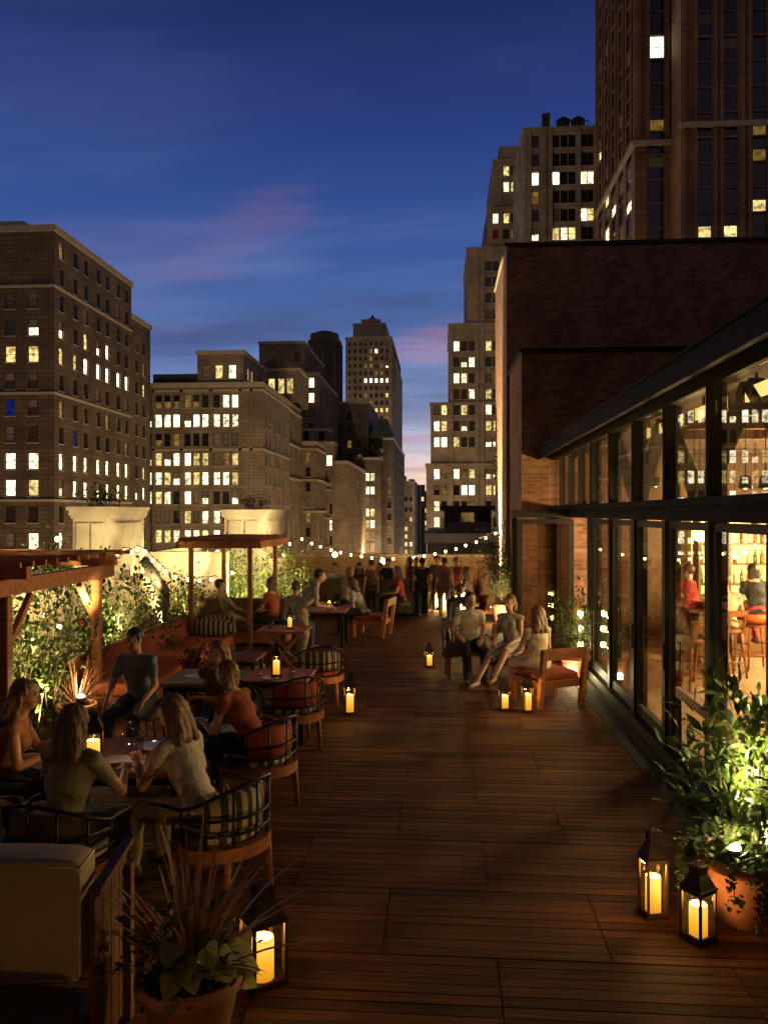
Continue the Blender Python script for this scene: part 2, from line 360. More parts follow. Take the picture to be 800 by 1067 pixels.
# ------------------------------------------------------------------ world
def world():
    w = bpy.data.worlds.new('World'); S.world = w; w.use_nodes = True; nt = w.node_tree; L = nt.links.new
    for n in list(nt.nodes): nt.nodes.remove(n)
    out = N(nt, 'ShaderNodeOutputWorld'); bg = N(nt, 'ShaderNodeBackground'); L(bg.outputs[0], out.inputs[0])
    tc = N(nt, 'ShaderNodeTexCoord'); sp = N(nt, 'ShaderNodeSeparateXYZ'); L(tc.outputs['Generated'], sp.inputs[0])
    cr = N(nt, 'ShaderNodeValToRGB'); L(sp.outputs[2], cr.inputs[0]); els = cr.color_ramp.elements
    stops = [(0,(250,200,160)),(.05,(240,206,190)),(.085,(182,182,204)),(.13,(122,142,186)),(.2,(80,108,166)),(.32,(52,82,150)),(.44,(36,57,122)),(.56,(22,36,86)),(.66,(8,12,38)),(1,(4,6,20))]
    els[0].position = 0; els[0].color = lin(*stops[0][1]); els[1].position = 1; els[1].color = lin(*stops[-1][1])
    for p, c in stops[1:-1]: k = els.new(p); k.color = lin(*c)
    def math_(op, a, b=None, clamp=False):
        n = N(nt, 'ShaderNodeMath', operation=op); n.use_clamp = clamp
        for i, v in enumerate((a, b)):
            if v is None: continue
            if hasattr(v, 'is_linked') or hasattr(v, 'links'): L(v, n.inputs[i])
            else: n.inputs[i].default_value = v
        return n.outputs[0]
    zc = math_('MAXIMUM', sp.outputs[2], .03)
    # cloud sheet coordinates
    zz = math_('ADD', zc, .12)
    cx = math_('DIVIDE', sp.outputs[0], zz); cy = math_('DIVIDE', sp.outputs[1], zz)
    cb = N(nt, 'ShaderNodeCombineXYZ'); L(cx, cb.inputs[0]); L(cy, cb.inputs[1])
    mp = N(nt, 'ShaderNodeMapping'); L(cb.outputs[0], mp.inputs[0]); mp.inputs['Rotation'].default_value = (0,0,R(-32)); mp.inputs['Scale'].default_value = (.55,1.5,1); mp.inputs['Location'].default_value = (2.35,.4,0)
    n1 = N(nt, 'ShaderNodeTexNoise'); n1.inputs['Scale'].default_value = 1.0; n1.inputs['Detail'].default_value = 6; n1.inputs['Roughness'].default_value = .52; L(mp.outputs[0], n1.inputs['Vector'])
    m1 = N(nt, 'ShaderNodeMapRange', interpolation_type='SMOOTHSTEP'); m1.inputs[1].default_value = .47; m1.inputs[2].default_value = .72; L(n1.outputs[0], m1.inputs[0])
    # clouds fade out towards the zenith
    fz = N(nt, 'ShaderNodeMapRange', interpolation_type='SMOOTHSTEP'); fz.inputs[1].default_value = .42; fz.inputs[2].default_value = .1; fz.inputs[3].default_value = .08; fz.inputs[4].default_value = .6; L(sp.outputs[2], fz.inputs[0])
    cm = math_('MULTIPLY', m1.outputs[0], fz.outputs[0])
    # colour of clouds : grey violet, with pink lit parts
    n2 = N(nt, 'ShaderNodeTexNoise'); n2.inputs['Scale'].default_value = 2.0; n2.inputs['Detail'].default_value = 3; L(mp.outputs[0], n2.inputs['Vector'])
    m2 = N(nt, 'ShaderNodeMapRange', interpolation_type='SMOOTHSTEP'); m2.inputs[1].default_value = .5; m2.inputs[2].default_value = .63; L(n2.outputs[0], m2.inputs[0])
    cc = N(nt, 'ShaderNodeMix', data_type='RGBA'); cc.inputs['A'].default_value = lin(62,66,108); cc.inputs['B'].default_value = lin(112,98,138); L(m2.outputs[0], cc.inputs['Factor'])
    mx = N(nt, 'ShaderNodeMix', data_type='RGBA'); L(cm, mx.inputs['Factor']); L(cr.outputs[0], mx.inputs['A']); L(cc.outputs['Result'], mx.inputs['B'])
    # a soft pink streak of cloud in the upper left
    def streak(c, ax, sz, col, amt, prev):
        c = Vector(c).normalized(); ax = Vector(ax).normalized(); up = c.cross(ax).normalized()
        d1 = N(nt, 'ShaderNodeVectorMath', operation='SUBTRACT'); L(tc.outputs['Generated'], d1.inputs[0]); d1.inputs[1].default_value = c
        def dot(v):
            n = N(nt, 'ShaderNodeVectorMath', operation='DOT_PRODUCT'); L(d1.outputs[0], n.inputs[0]); n.inputs[1].default_value = v; return n.outputs['Value']
        a_ = math_('DIVIDE', dot(ax), sz[0]); b_ = math_('DIVIDE', dot(up), sz[1])
        r = math_('ADD', math_('MULTIPLY', a_, a_), math_('MULTIPLY', b_, b_))
        nz = N(nt, 'ShaderNodeTexNoise'); nz.inputs['Scale'].default_value = 3.2; nz.inputs['Detail'].default_value = 7; nz.inputs['Roughness'].default_value = .6; L(mp.outputs[0], nz.inputs['Vector'])
        r = math_('ADD', r, math_('MULTIPLY', math_('SUBTRACT', nz.outputs[0], .5), 5.5))
        q = N(nt, 'ShaderNodeMapRange', interpolation_type='SMOOTHSTEP'); q.inputs[1].default_value = 1.5; q.inputs[2].default_value = -.9; q.inputs[3].default_value = 0; q.inputs[4].default_value = amt; L(r, q.inputs[0])
        x = N(nt, 'ShaderNodeMix', data_type='RGBA'); L(q.outputs[0], x.inputs['Factor']); L(prev, x.inputs['A']); x.inputs['B'].default_value = lin(*col); return x.outputs['Result']
    def dirp(px, py):
        p = P(px, 1.0, 0); return Vector((p.x, p.y, -(py - HZ) / FP)).normalized()
    c = mx.outputs['Result']
    c = streak(dirp(235,250), dirp(300,210)-dirp(180,285), (.13,.035), (108,88,136), .55, c)
    c = streak(dirp(300,340), dirp(420,330)-dirp(200,350), (.30,.03), (66,76,122), .7, c)
    c = streak(dirp(452,352), dirp(500,345)-dirp(400,360), (.09,.026), (176,122,144), .55, c)
    c = streak(dirp(430,395), dirp(500,395)-dirp(380,395), (.12,.014), (80,84,124), .4, c)
    c = streak(dirp(440,455), dirp(500,452)-dirp(380,458), (.09,.011), (190,134,140), .45, c)
    n3 = N(nt, 'ShaderNodeTexNoise'); n3.inputs['Scale'].default_value = 1.5; n3.inputs['Detail'].default_value = 8; n3.inputs['Roughness'].default_value = .58; n3.inputs['Distortion'].default_value = .5; L(mp.outputs[0], n3.inputs['Vector'])
    m3 = N(nt, 'ShaderNodeMapRange', interpolation_type='SMOOTHSTEP'); m3.inputs[1].default_value = .42; m3.inputs[2].default_value = .72; m3.inputs[4].default_value = .42; L(n3.outputs[0], m3.inputs[0])
    v3 = N(nt, 'ShaderNodeMix', data_type='RGBA'); L(m3.outputs[0], v3.inputs['Factor']); L(c, v3.inputs['A'])
    sc3 = N(nt, 'ShaderNodeHueSaturation'); sc3.inputs['Saturation'].default_value = .82; sc3.inputs['Value'].default_value = 1.55; L(c, sc3.inputs['Color']); L(sc3.outputs[0], v3.inputs['B']); c = v3.outputs['Result']
    # the lit city's own glow on the horizon behind the terrace
    ay = N(nt, 'ShaderNodeMapRange', interpolation_type='SMOOTHSTEP'); ay.inputs[1].default_value = .35; ay.inputs[2].default_value = -.5; L(sp.outputs[1], ay.inputs[0])
    az = N(nt, 'ShaderNodeMapRange', interpolation_type='SMOOTHSTEP'); az.inputs[1].default_value = .75; az.inputs[2].default_value = .0; L(sp.outputs[2], az.inputs[0])
    gl = math_('MULTIPLY', ay.outputs[0], az.outputs[0])
    g = N(nt, 'ShaderNodeMix', data_type='RGBA'); L(gl, g.inputs['Factor']); L(c, g.inputs['A']); g.inputs['B'].default_value = (.25,.148,.070,1)
    ns = N(nt, 'ShaderNodeTexSky', sky_type='NISHITA'); ns.sun_disc = False; ns.sun_elevation = R(-3); ns.sun_rotation = R(-3)
    nm = N(nt, 'ShaderNodeVectorMath', operation='SCALE'); nm.inputs['Scale'].default_value = .05; L(ns.outputs[0], nm.inputs[0])
    ad = N(nt, 'ShaderNodeVectorMath', operation='ADD'); L(g.outputs['Result'], ad.inputs[0]); L(nm.outputs[0], ad.inputs[1])
    L(ad.outputs[0], bg.inputs[0]); bg.inputs[1].default_value = 1.0
    w.cycles.sampling_method = 'MANUAL'; w.cycles.sample_map_resolution = 512
world()
sl = bpy.data.lights.new('sun', 'SUN'); sl.energy = .02; sl.angle = R(20); sl.color = (1,.6,.5)
so = bpy.data.objects.new('sun', sl); COL.objects.link(so); so.rotation_euler = Vector((.05,-1,-.06)).to_track_quat('-Z','Y').to_euler()
S.view_settings.view_transform = 'Standard'; S.view_settings.look = 'None'; S.view_settings.exposure = 0; S.view_settings.gamma = 1
S.cycles.use_denoising = True
try: S.cycles.denoiser = 'OPENIMAGEDENOISE'
except Exception: pass
S.cycles.sample_clamp_indirect = 3.0; S.cycles.max_bounces = 7; S.cycles.transparent_max_bounces = 16; S.cycles.diffuse_bounces = 3
S.cycles.caustics_reflective = False; S.cycles.caustics_refractive = False; S.cycles.use_light_tree = True
# ================================================================== CITY
_wm = {}
def window_mesh(w, h, kind, sill=True):
    key = (round(w,2), round(h,2), kind, sill)
    if key in _wm: return _wm[key]
    b = MB(); t = .09; D = .05
    # frame bars (mat 0), glass (mat 1)
    b.box(-w/2, w/2, -D, 0, -h/2, -h/2+t); b.box(-w/2, w/2, -D, 0, h/2-t, h/2)
    b.box(-w/2, -w/2+t, -D, 0, -h/2+t, h/2-t); b.box(w/2-t, w/2, -D, 0, -h/2+t, h/2-t)
    b.box(-w/2+t, w/2-t, -D*.8, 0, -.04, .04)
    y = -.01
    def pane(z0, z1, mi): b.quad((-w/2+t, y, z0), (w/2-t, y, z0), (w/2-t, y, z1), (-w/2+t, y, z1), mi)
    k = {'B':'litA','b':'litB','c':'litC','W':'litW','t':'litT','r':'litR','d':'wdark','x':'wblind'}
    if kind in k:
        pane(-h/2+t, -.04, 1); pane(.04, h/2-t, 1); mats = [M['wframe'], M[k[kind]]]
    elif kind == 'h': pane(-h/2+t, -.04, 1); pane(.04, h/2-t, 2); mats = [M['wframe'], M['litA'], M['wblind']]
    elif kind == 'l': pane(-h/2+t, -.04, 1); pane(.04, h/2-t, 2); mats = [M['wframe'], M['litC'], M['wdark']]
    elif kind == 'm': pane(-h/2+t, -.04, 1); pane(.04, h/2-t, 2); mats = [M['wframe'], M['litB'], M['wdark']]
    elif kind == 'k': pane(-h/2+t, -.04, 1); pane(.04, h/2-t, 2); mats = [M['wframe'], M['wdark'], M['wblind']]
    if sill: b.box(-w/2-.1, w/2+.1, -.32, -.0, -h/2-.16, -h/2-.002, len(mats)); mats = mats + [M['band']]
    me = b.mesh('window', mats); _wm[key] = me; return me
class Building:
    def __init__(s, name, label, cat, loc, group=None):
        s.e = empty(name, loc, 0, label, cat, group); s.o = Vector(loc); s.w = []; s.sill = True
    def face(s, b, p0, u, W, z0, z1, cols, rows, w, h, kindf, nrm, inset=.28):
        """wall sheet with real openings; p0 (x,y) start, u unit dir, nrm outward"""
        p0 = Vector((*p0, 0)); u = Vector((*u, 0)); n = Vector((*nrm, 0)); Z = Vector((0,0,1))
        rows = [r for r in rows if r - h/2 > z0 + .2 and r + h/2 < z1 - .1]
        cols = [c for c in cols if c - w/2 > .15 and c + w/2 < W - .15]
        rows.sort(); cols.sort()
        def pt(a, z, dn=0): return p0 + u*a + Z*z - n*dn - s.o
        def q(a0, a1, za, zb):
            if a1 - a0 > 1e-4 and zb - za > 1e-4: b.quad(pt(a0,za), pt(a1,za), pt(a1,zb), pt(a0,zb))
        if u.cross(Z).dot(n) < 0: raise Exception('winding')
        zc = z0
        for r in rows:
            q(0, W, zc, r-h/2); a = 0
            for c in cols:
                q(a, c-w/2, r-h/2, r+h/2); a = c+w/2
                x0, x1, a0, a1 = c-w/2, c+w/2, r-h/2, r+h/2
                b.quad(pt(x0,a0), pt(x1,a0), pt(x1,a0,inset), pt(x0,a0,inset)); b.quad(pt(x0,a1,inset), pt(x1,a1,inset), pt(x1,a1), pt(x0,a1))
                b.quad(pt(x0,a0), pt(x0,a0,inset), pt(x0,a1,inset), pt(x0,a1)); b.quad(pt(x1,a0,inset), pt(x1,a0), pt(x1,a1), pt(x1,a1,inset))
                k = kindf(rows[::-1].index(r), cols.index(c))
                s.w.append((pt(c, r, inset), math.atan2(u.y, u.x), w, h, k))
            q(a, W, r-h/2, r+h/2); zc = r+h/2
        q(0, W, zc, z1)
    def block(s, x0, x1, y0, y1, z0, z1, mat, front=None, right=None, left=None, cap=True, name='wall', capmat=None, inset=.28):
        b = MB()
        E = ([], [], 1, 1, None)
        f = front or E; s.face(b, (x0,y0), (1,0), x1-x0, z0, z1, *f, (0,-1), inset)
        f = right or E; s.face(b, (x1,y0), (0,1), y1-y0, z0, z1, *f, (1,0), inset)
        f = left or E; s.face(b, (x0,y1), (0,-1), y1-y0, z0, z1, *f, (-1,0), inset)
        o = s.o
        b.quad(Vector((x1,y1,z0))-o, Vector((x0,y1,z0))-o, Vector((x0,y1,z1))-o, Vector((x1,y1,z1))-o)
        b.quad(Vector((x0,y0,z1))-o, Vector((x1,y0,z1))-o, Vector((x1,y1,z1))-o, Vector((x0,y1,z1))-o)
        w = b.build(name, M[mat], s.e)
        if cap:
            c = MB(); k = cap if isinstance(cap, (int, float)) and cap is not True else .45; t = .6
            for (a,b_,c_,d) in ((x0-.25,x1+.25,y0-.25,y0+t),(x0-.25,x1+.25,y1-t,y1+.25),(x0-.25,x0+t,y0+t,y1-t),(x1-t,x1+.25,y0+t,y1-t)):
                c.box(a-o.x,b_-o.x,c_-o.y,d-o.y,z1-.35-o.z,z1+k-o.z)
            c.build('parapet', M[capmat or 'band'], s.e)
        return w
    def bands(s, x0, x1, y0, y1, zs, t=.35, out=.22, name='cornice', mat='band'):
        b = MB(); o = s.o
        for z in zs:
            b.box(x0-.1-o.x, x1+out-o.x, y0-out-o.y, y0-.003-o.y, z-o.z, z+t-o.z)
            b.box(x1+.003-o.x, x1+out-o.x, y0-.003-o.y, y1-o.y, z-o.z, z+t-o.z)
        b.build(name, M[mat], s.e)
    def piers(s, pts, z0, z1, w=.5, out=.25, mat='band', name='pilaster'):
        o = s.o
        b = MB()
        for x, y, nx, ny in pts:
            if ny: b.box(x-w/2-o.x, x+w/2-o.x, y-out-o.y, y-.003-o.y, z0-o.z, z1-o.z)
            elif nx > 0: b.box(x+.003-o.x, x+out-o.x, y-w/2-o.y, y+w/2-o.y, z0-o.z, z1-o.z)
            else: b.box(x-out-o.x, x-.003-o.x, y-w/2-o.y, y+w/2-o.y, z0-o.z, z1-o.z)
        b.build(name, M[mat], s.e)
    def done(s):
        # windows that show largest become parts, the rest one part
        def size(w):
            p = w[0] + s.o; d = p.xy.length
            f = abs(Vector((math.sin(w[1]), -math.cos(w[1]))).dot(-p.xy.normalized()))
            return w[2]*w[3]*f/d/d * (1.0 if p.z > -14 else .02) * (2 if w[4] in 'BbWh' else 1)
        ws = sorted(s.w, key=size, reverse=True)
        for (p, a, w, h, k) in ws[:96]:
            o = bpy.data.objects.new('window', window_mesh(w, h, k, s.sill)); COL.objects.link(o); o.parent = s.e; o.location = p; o.rotation_euler = (0,0,a)
        rest = ws[96:]
        if rest:
            b = MB(); names = []; 
            for (p, a, w, h, k) in rest:
                me = window_mesh(w, h, k, s.sill); T = Matrix.Translation(p) @ Matrix.Rotation(a, 4, 'Z')
                idx = []
                for m in me.materials:
                    if m not in names: names.append(m)
                    idx.append(names.index(m))
                vs = [T @ v.co for v in me.vertices]; o = len(b.v); b.v += [tuple(v) for v in vs]
                for f in me.polygons: b.f.append(tuple(i+o for i in f.vertices)); b.m.append(idx[f.material_index]); b.s.append(False)
            r = b.build('small_windows', names, s.e); r['kind'] = 'stuff'
def pat(rows, default='ddx'):
    def f(r, c):
        if r < len(rows) and rows[r]:
            s = rows[r].replace(' ', '')
            if c < len(s) and s[c] != '?':
                k = s[c]; q = random.random()
                if k == 'B': k = 'B' if q < .68 else 'b' if q < .82 else 'h' if q < .95 else 'W'
                elif k == 'd' and q < .16: k = 'c' if q < .07 else 'x' if q < .12 else 'k'
                return k
        return random.choice(default)
    return f
def ladder(top, n, step=3.6): return [top - step*i for i in range(n)]
ZG = -42.0
g = MB(); g.quad((-4000,-1500,ZG),(4000,-1500,ZG),(4000,5000,ZG),(-4000,5000,ZG)); tag(g.build('street', M['asphalt']), kind='structure')
# ---- A : big block at the left edge
Y0 = 104.; xr = XA(57, Y0); y1 = abs(xr)/math.tan(abs(math.atan((157-400)/FP)-A))
zt = lambda py, px=90, Y=113.5: ZA(py, XA(px,Y), Y)
b = Building('apartment_block', 'broad brown brick block filling the left edge with a stepped flat roof', 'building', (xr-14, Y0, ZG))
side = [abs(xr)/math.tan(abs(math.atan((p-400)/FP)-A)) - Y0 for p in (64.5,79,90,103,112.5,124,132.5,143,150.5)]
rz = [zt(279)-3.62*i for i in range(16)]
rowsA = ['ddddddddd','ddddddddd','dddddddxd','BdBBBdddc','BbWWWWWdd','ddddddxxd','dddddddBc','dtdddrdBB','BBBBBBBBB','BBBBBBBdd','ddddddddd','BBddddddB']
sidef = pat([r for r in rowsA], 'ddxc')
yl = Y0 + side[6] + 1.9
b.block(xr-36, xr, Y0, yl, ZG, zt(262), 'bbrick',
        front=([36-32.2, 36-28,36-24.2,36-20.3,36-16.4,36-12.6,36-9.2,36-6.2,36-3.0], rz[2:], 1.5, 2.25, pat(['??????xxx','??????ddB','??????Bbb','??????dkk','??????ttk','??????dxd','??????BBB','??????BBB','??????ddd','??????BxB','??????BBd'],'dxk')),
        right=(side[:7], rz, 1.45, 2.3, sidef), cap=.5, name='wall')
b.block(xr-36, xr-.02, yl+.01, y1, ZG, zt(262)-5.2, 'bbrick', right=([side[7]-(yl-Y0), side[8]-(yl-Y0)], rz[1:], 1.3, 2.2, pat(['xd','dc','db','dd','dd','dd','db','BB','Bb','cd','dB'],'dx')), name='wall')
b.block(xr-36, xr-5.2, Y0+1.5, Y0+14, zt(262)+.51, ZA(230, xr-5, Y0), 'bbrick', front=([9,15,21,27], [zt(262)+3.2], 1.3, 2.0, pat([], 'd')), name='penthouse_wall')
b.bands(xr-36, xr, Y0, yl, [rz[1]-1.9, rz[5]-1.9, rz[9]-1.9], .35)
wt = MB(); wt.box(-3,3,-6,6,0,1.6); wt.build('roof_bulkhead', M['roofing'], b.e, (14-7, 22, zt(262)+.0-ZG))
b.done()
# ---- B : office block with lit rows
YB = 144.; xb = XA(274, YB); xl = XA(120, YB)
b = Building('office_block', 'tan office block with rows of lit windows beside the leftmost block', 'building', (xb-20, YB, ZG))
zB = lambda py: ZA(py, XA(215,YB), YB)
rowsB = [zB(418)-3.56*i for i in range(12)]
cols = [XA(p,YB)-xl for p in (139,147,156.5,165.2,174.4,183.8,195.5,204.6,213.8,225.8,235.4,244.8)]
pB = ['dddllldlddBWd','dBBBBBBBBBBBd'[0:12],'dddldcdddxxx','BbBbBBWbBxcb','BBBBbBBBBBBb','ddBbBdBdBddh','dddxxdbxBBdd','dddBBBBBBBBB','dddBBBBBBBBB']
b.block(xl, xb, YB, YB+26, ZG, zB(402), 'stone', front=(cols, rowsB, 1.25, 2.4, pat(pB,'dxB')),
        right=([3,6,12,15,20,23], rowsB[1:], 1.2, 2.3, pat([], 'dddx')), cap=.6)
b.block(XA(158,YB), XA(205,YB)-.05, YB+.8, YB+12, zB(402)+.61, zB(388.5), 'roofing', name='rooftop_shed', cap=False)
x0, x1 = XA(205,YB), XA(253,YB)
b.block(x0, x1, YB+.4, YB+20, zB(402)+.61, zB(367), 'stone', front=([XA(p,YB)-x0 for p in (214,227.5,241.5)], [zB(387)], 1.4, 2.5, pat(['xBB'])), right=([4,7,12,15],[zB(387)],1.3,2.4,pat(['BBdd'])), cap=.4, name='penthouse_wall')
b.piers([(XA(p,YB), YB, 0, 1) for p in (160,189.5,220,250.5,262)], ZG, zB(403), .55, .22, 'stone')
b.bands(xl, xb, YB, YB+26, [zB(408), rowsB[3]+1.55], .4)
b2c = [XA(267,YB)-0, 0]
b.done()
# ---- B2 : ornate stepped row along the street
def stepped(name, label, spec, mat='stone', bayw=1.2):
    x0s = spec[0][1]; b = Building(name, label, 'building', (x0s-8, spec[0][2], ZG))
    for (xa, xb_, ya, yb_, z1, n) in spec:
        cols_r = [i*3.0+2 for i in range(int((yb_-ya)/3.0))]
        W = xb_-xa
        rows = [z1-3.2-3.6*i for i in range(n)]
        b.block(xa, xb_, ya, yb_, ZG, z1, mat, right=(cols_r, rows, bayw, 2.4, pat([], 'dddxcb')), front=([W-1.9-3.0*i for i in range(min(6,int(W/3)))], rows, bayw, 2.3, pat([], 'dddxc')), cap=.5)
        b.piers([(xb_, ya+.6+3.0*i+.0, 1, 0) for i in range(int((yb_-ya)/3.0)+1)], ZG, z1-1.0, .5, .3, mat)
        b.bands(xa, xb_, ya, yb_, [z1-1.6, z1-9, z1-16.5], .5, .5)
    return b
zq = lambda py, px, Y: ZA(py, XA(px,Y), Y)
b = stepped('ornate_stone_building', 'ornate stone building with stepped bays and a gabled top floor of arched windows', [
    (XA(262,171), XA(300,171), 171, 186, zq(420,300,171), 14),
    (XA(262,171), XA(317,172), 188.2, 203, zq(462,318,188), 12),
    (XA(262,171), XA(331,190), 205, 218, zq(505,330,205), 10)])
xx0, xx1 = XA(268,174), XA(312,174)
ztop = zq(385,300,174)
b.block(xx0, xx1, 174, 186, zq(420,300,171)+.52, ztop, 'stone', front=([XA(p,174)-xx0 for p in (283,293,302)], [zq(402,300,174)], 1.5, 3.4, pat(['bBb'])), right=([3,7,10],[zq(402,300,174)],1.3,3.0,pat(['xdd'])), cap=.3)
gb = MB(); ex = b.o
for (ya, yb_) in ((173.6, 186.2),):
    xm = (xx0+xx1)/2; z = ztop+.31
    vs = [(xx0-.4,ya,z),(xx1+.4,ya,z),(xm,ya,z+2.6),(xx0-.4,yb_,z),(xx1+.4,yb_,z),(xm,yb_,z+2.6)]
    gb.add([Vector(v)-ex for v in vs], [(0,1,2),(3,5,4),(0,2,5,3),(1,4,5,2),(0,3,4,1)])
gb.build('gable_roof', M['stone_dark'], b.e); b.done()
# ---- C : big block behind
YC = 224.
b = Building('setback_office_building', 'large tan block stepping down to the street behind the gabled building', 'building', (XA(300,YC), YC, ZG))
def cblk(pa, pb, Y, Y2, pt_, cols, pr, rows0, n, mats='stone', side_px=None, w=1.6):
    xa, xb_ = XA(pa,Y), XA(pb,Y)
    b.block(xa, xb_, Y, Y2, ZG, zq(pt_, pb, Y), mats, front=([XA(c,Y)-xa for c in cols], [zq(rows0,pb,Y)-4.3*i for i in range(n)], w, 2.8, pat(pr,'dxd')),
            right=([2.2+3.1*i for i in range(int((Y2-Y)/3.1))], [zq(rows0,pb,Y)-4.3*i for i in range(n)], 1.5, 2.6, pat([], 'ddddxcdb')), cap=.5)
    b.piers([(xb_, Y+.6+3.1*i, 1, 0) for i in range(int((Y2-Y)/3.1)+1)], ZG, zq(pt_,pb,Y)-.6, .5, .3, mats)
cblk(270, 317, YC+3, YC+40, 357, (310,), ['x'], 372, 1)
cblk(300, 331, YC, YC+42, 390, (317,324.5), ['BB','BB','dd','xd'], 398.5, 5)
cblk(312, 342, YC-6, YC-.2, 448, (319,335), ['dd','xx'], 454, 4)
cblk(322, 347, YC-14, YC-6.2, 462, (327,336,343), ['dxB','dxx','xhx','ddd','dBB','ddd','xBd'], 463, 8)
cblk(340, 362, YC-12, YC+40, 482, (), [], 492, 8)
b.done()
# ---- D : dark round-topped tower
YD = 330.; xm = XA(338.5, YD); rad = (XA(356,YD)-XA(321,YD))/2
e = empty('octagonal_tower', (xm, YD, ZG), 0, 'dark octagonal tower top with tall arched recesses behind the setback block', 'tower')
zt_ = zq(352,338,YD)-ZG
b = MB(); b.lathe([(rad,0),(rad,zt_-3),(rad*1.04,zt_-3),(rad*1.04,zt_-1.6),(rad*.9,zt_-1.5),(rad*.86,zt_+1.3),(rad*.3,zt_+2.6),(.01,zt_+2.7)], 8); b.s = [False]*len(b.s); b.build('wall', M['stone_dark'], e, rz=R(22.5))
for i in range(8):
    a = R(45*i); n = Vector((math.cos(a), math.sin(a),0)); t = Vector((-n.y,n.x,0)); ap = rad*math.cos(R(22.5))
    for k in (-1,0,1):
        q = MB(); c = n*(ap+.25)+t*k*rad*.24
        if k: q.bar((c.x,c.y,zt_-60), (c.x,c.y,zt_-3), .9, .6)
        else: q.bar((c.x-n.x*.1,c.y-n.y*.1,zt_-40), (c.x-n.x*.1,c.y-n.y*.1,zt_-6), 1.6, .3)
        q.build('pilaster' if k else 'tall_window', M['stone_dark'] if k else M['wdark'], e)
# ---- E : tall art deco tower
YE = 430.; x0, x1 = XA(360,YE), XA(408,YE)
b = Building('art_deco_tower', 'tallest slender tower on the skyline at the end of the street, crown stepped', 'tower', ((x0+x1)/2, YE, ZG))
ze = lambda py: zq(py, 390, YE)
rE = [ze(358)-4.0*i for i in range(40)]
cE = [2.2+2.9*i for i in range(8)]
pE = ['dddddddd','dddddWdd','ddddcddd','dddccdcB','dddddddd','dddWWWWB','dddddddd','xddddddb','dddddddd','ddddbbbb','dddddddd','BBBbbbbd','bddddddd','dddddddd','ddddddbb','dddddddd','dddddddd','ddddbdBB','ddddddddd','dddddbdd']
b.block(x0, x1, YE, YE+96, ZG, ze(352), 'stone2', front=(cE, rE, 1.5, 2.3, pat(pE, 'dddddcb')), right=([4+4.5*i for i in range(20)], rE, 1.5, 2.3, pat([], 'ddddddbcdb')), cap=.6, inset=.4)
b.block(x0+3, x1+1.6, YE+8, YE+86, ZG, ze(372), 'stone2', cap=.5)
xa, xb_ = XA(367,YE), XA(401,YE)
b.block(xa, xb_, YE+4, YE+60, ze(352)+.7, ze(336), 'stone2', front=([3+2.8*i for i in range(5)], [ze(346)], 1.6, 5.0, pat([], 'd')), right=([4+5*i for i in range(8)],[ze(346)],1.6,5,pat([],'d')), cap=.6, inset=.4)
b.block(xa+4, xb_-3.5, YE+10, YE+46, ze(336)+.7, ze(329), 'stone2', cap=.5)
b.piers([(x0+.75+2.9*i, YE, 0, 1) for i in range(9)] + [(x1, YE+1.8+4.5*i, 1, 0) for i in range(20)], ZG, ze(353), .6, .5, 'stone2')
dm = MB(); dm.lathe([(5,0),(4.6,2.2),(3.2,3.8),(1.2,4.6),(.2,6.5),(.01,6.6)], 16); dm.build('dome', M['stone_dark'], b.e, ((xa+xb_)/2-b.o.x, 26, ze(329)+.5-ZG))
b.done()
# ---- F : dark building with a green roof
YF = 262.
b = Building('dark_brick_office', 'dark office building with a green copper roof and paired lit windows', 'building', (XA(395,YF), YF, ZG))
x0, x1 = XA(370,YF), XA(397,YF)
zf = lambda py: zq(py, 388, YF)
b.block(x0, x1, YF, YF+60, ZG, zf(478), 'stone_dark', front=([XA(p,YF)-x0 for p in (382.5,388,)], [zf(p) for p in (497,511,522,534,546,558,570)], 1.5, 2.6, pat(['Bb','BB','xx','BB','BB','xx','xx'])), right=([3+4.2*i for i in range(13)], [zf(497+12*i) for i in range(8)], 1.5, 2.4, pat([], 'dddc')), cap=.5)
x2 = XA(410, YF+8)
b.block(x1, x2, YF+8, YF+90, ZG, zf(455), 'stone_dark', right=([3+5*i for i in range(16)], [zf(470+13*i) for i in range(9)], 1.5, 2.6, pat([], 'dddc')), front=([2.2,5.2],[zf(500+13*i) for i in range(6)],1.5,2.4,pat([],'xxd')), cap=.4)
b.block(XA(355,YF+10), XA(384,YF+10), YF+10, YF+70, ZG, zf(415), 'stone_dark', front=([3+3.5*i for i in range(3)], [zf(430+15*i) for i in range(4)], 1.5, 2.6, pat([],'dddc')), right=([3+5*i for i in range(11)], [zf(430+15*i) for i in range(4)],1.5,2.6,pat([],'dddb')), cap=.4)
mr = MB(); o = b.o; za = zf(455)+.4; zb = zf(432); xq0, xq1 = XA(384,YF+8)+.2, x2
vs = [(xq0,YF+8,za),(xq1,YF+8,za),(xq1,YF+60,za),(xq0,YF+60,za),(xq0+3,YF+12,zb),(xq1-2.5,YF+12,zb),(xq1-2.5,YF+56,zb),(xq0+3,YF+56,zb)]
mr.add([Vector(v)-o for v in vs], [(0,1,5,4),(1,2,6,5),(2,3,7,6),(3,0,4,7),(4,5,6,7),(0,3,2,1)]); mr.build('mansard_roof', M['green_roof'], b.e)
b.done()
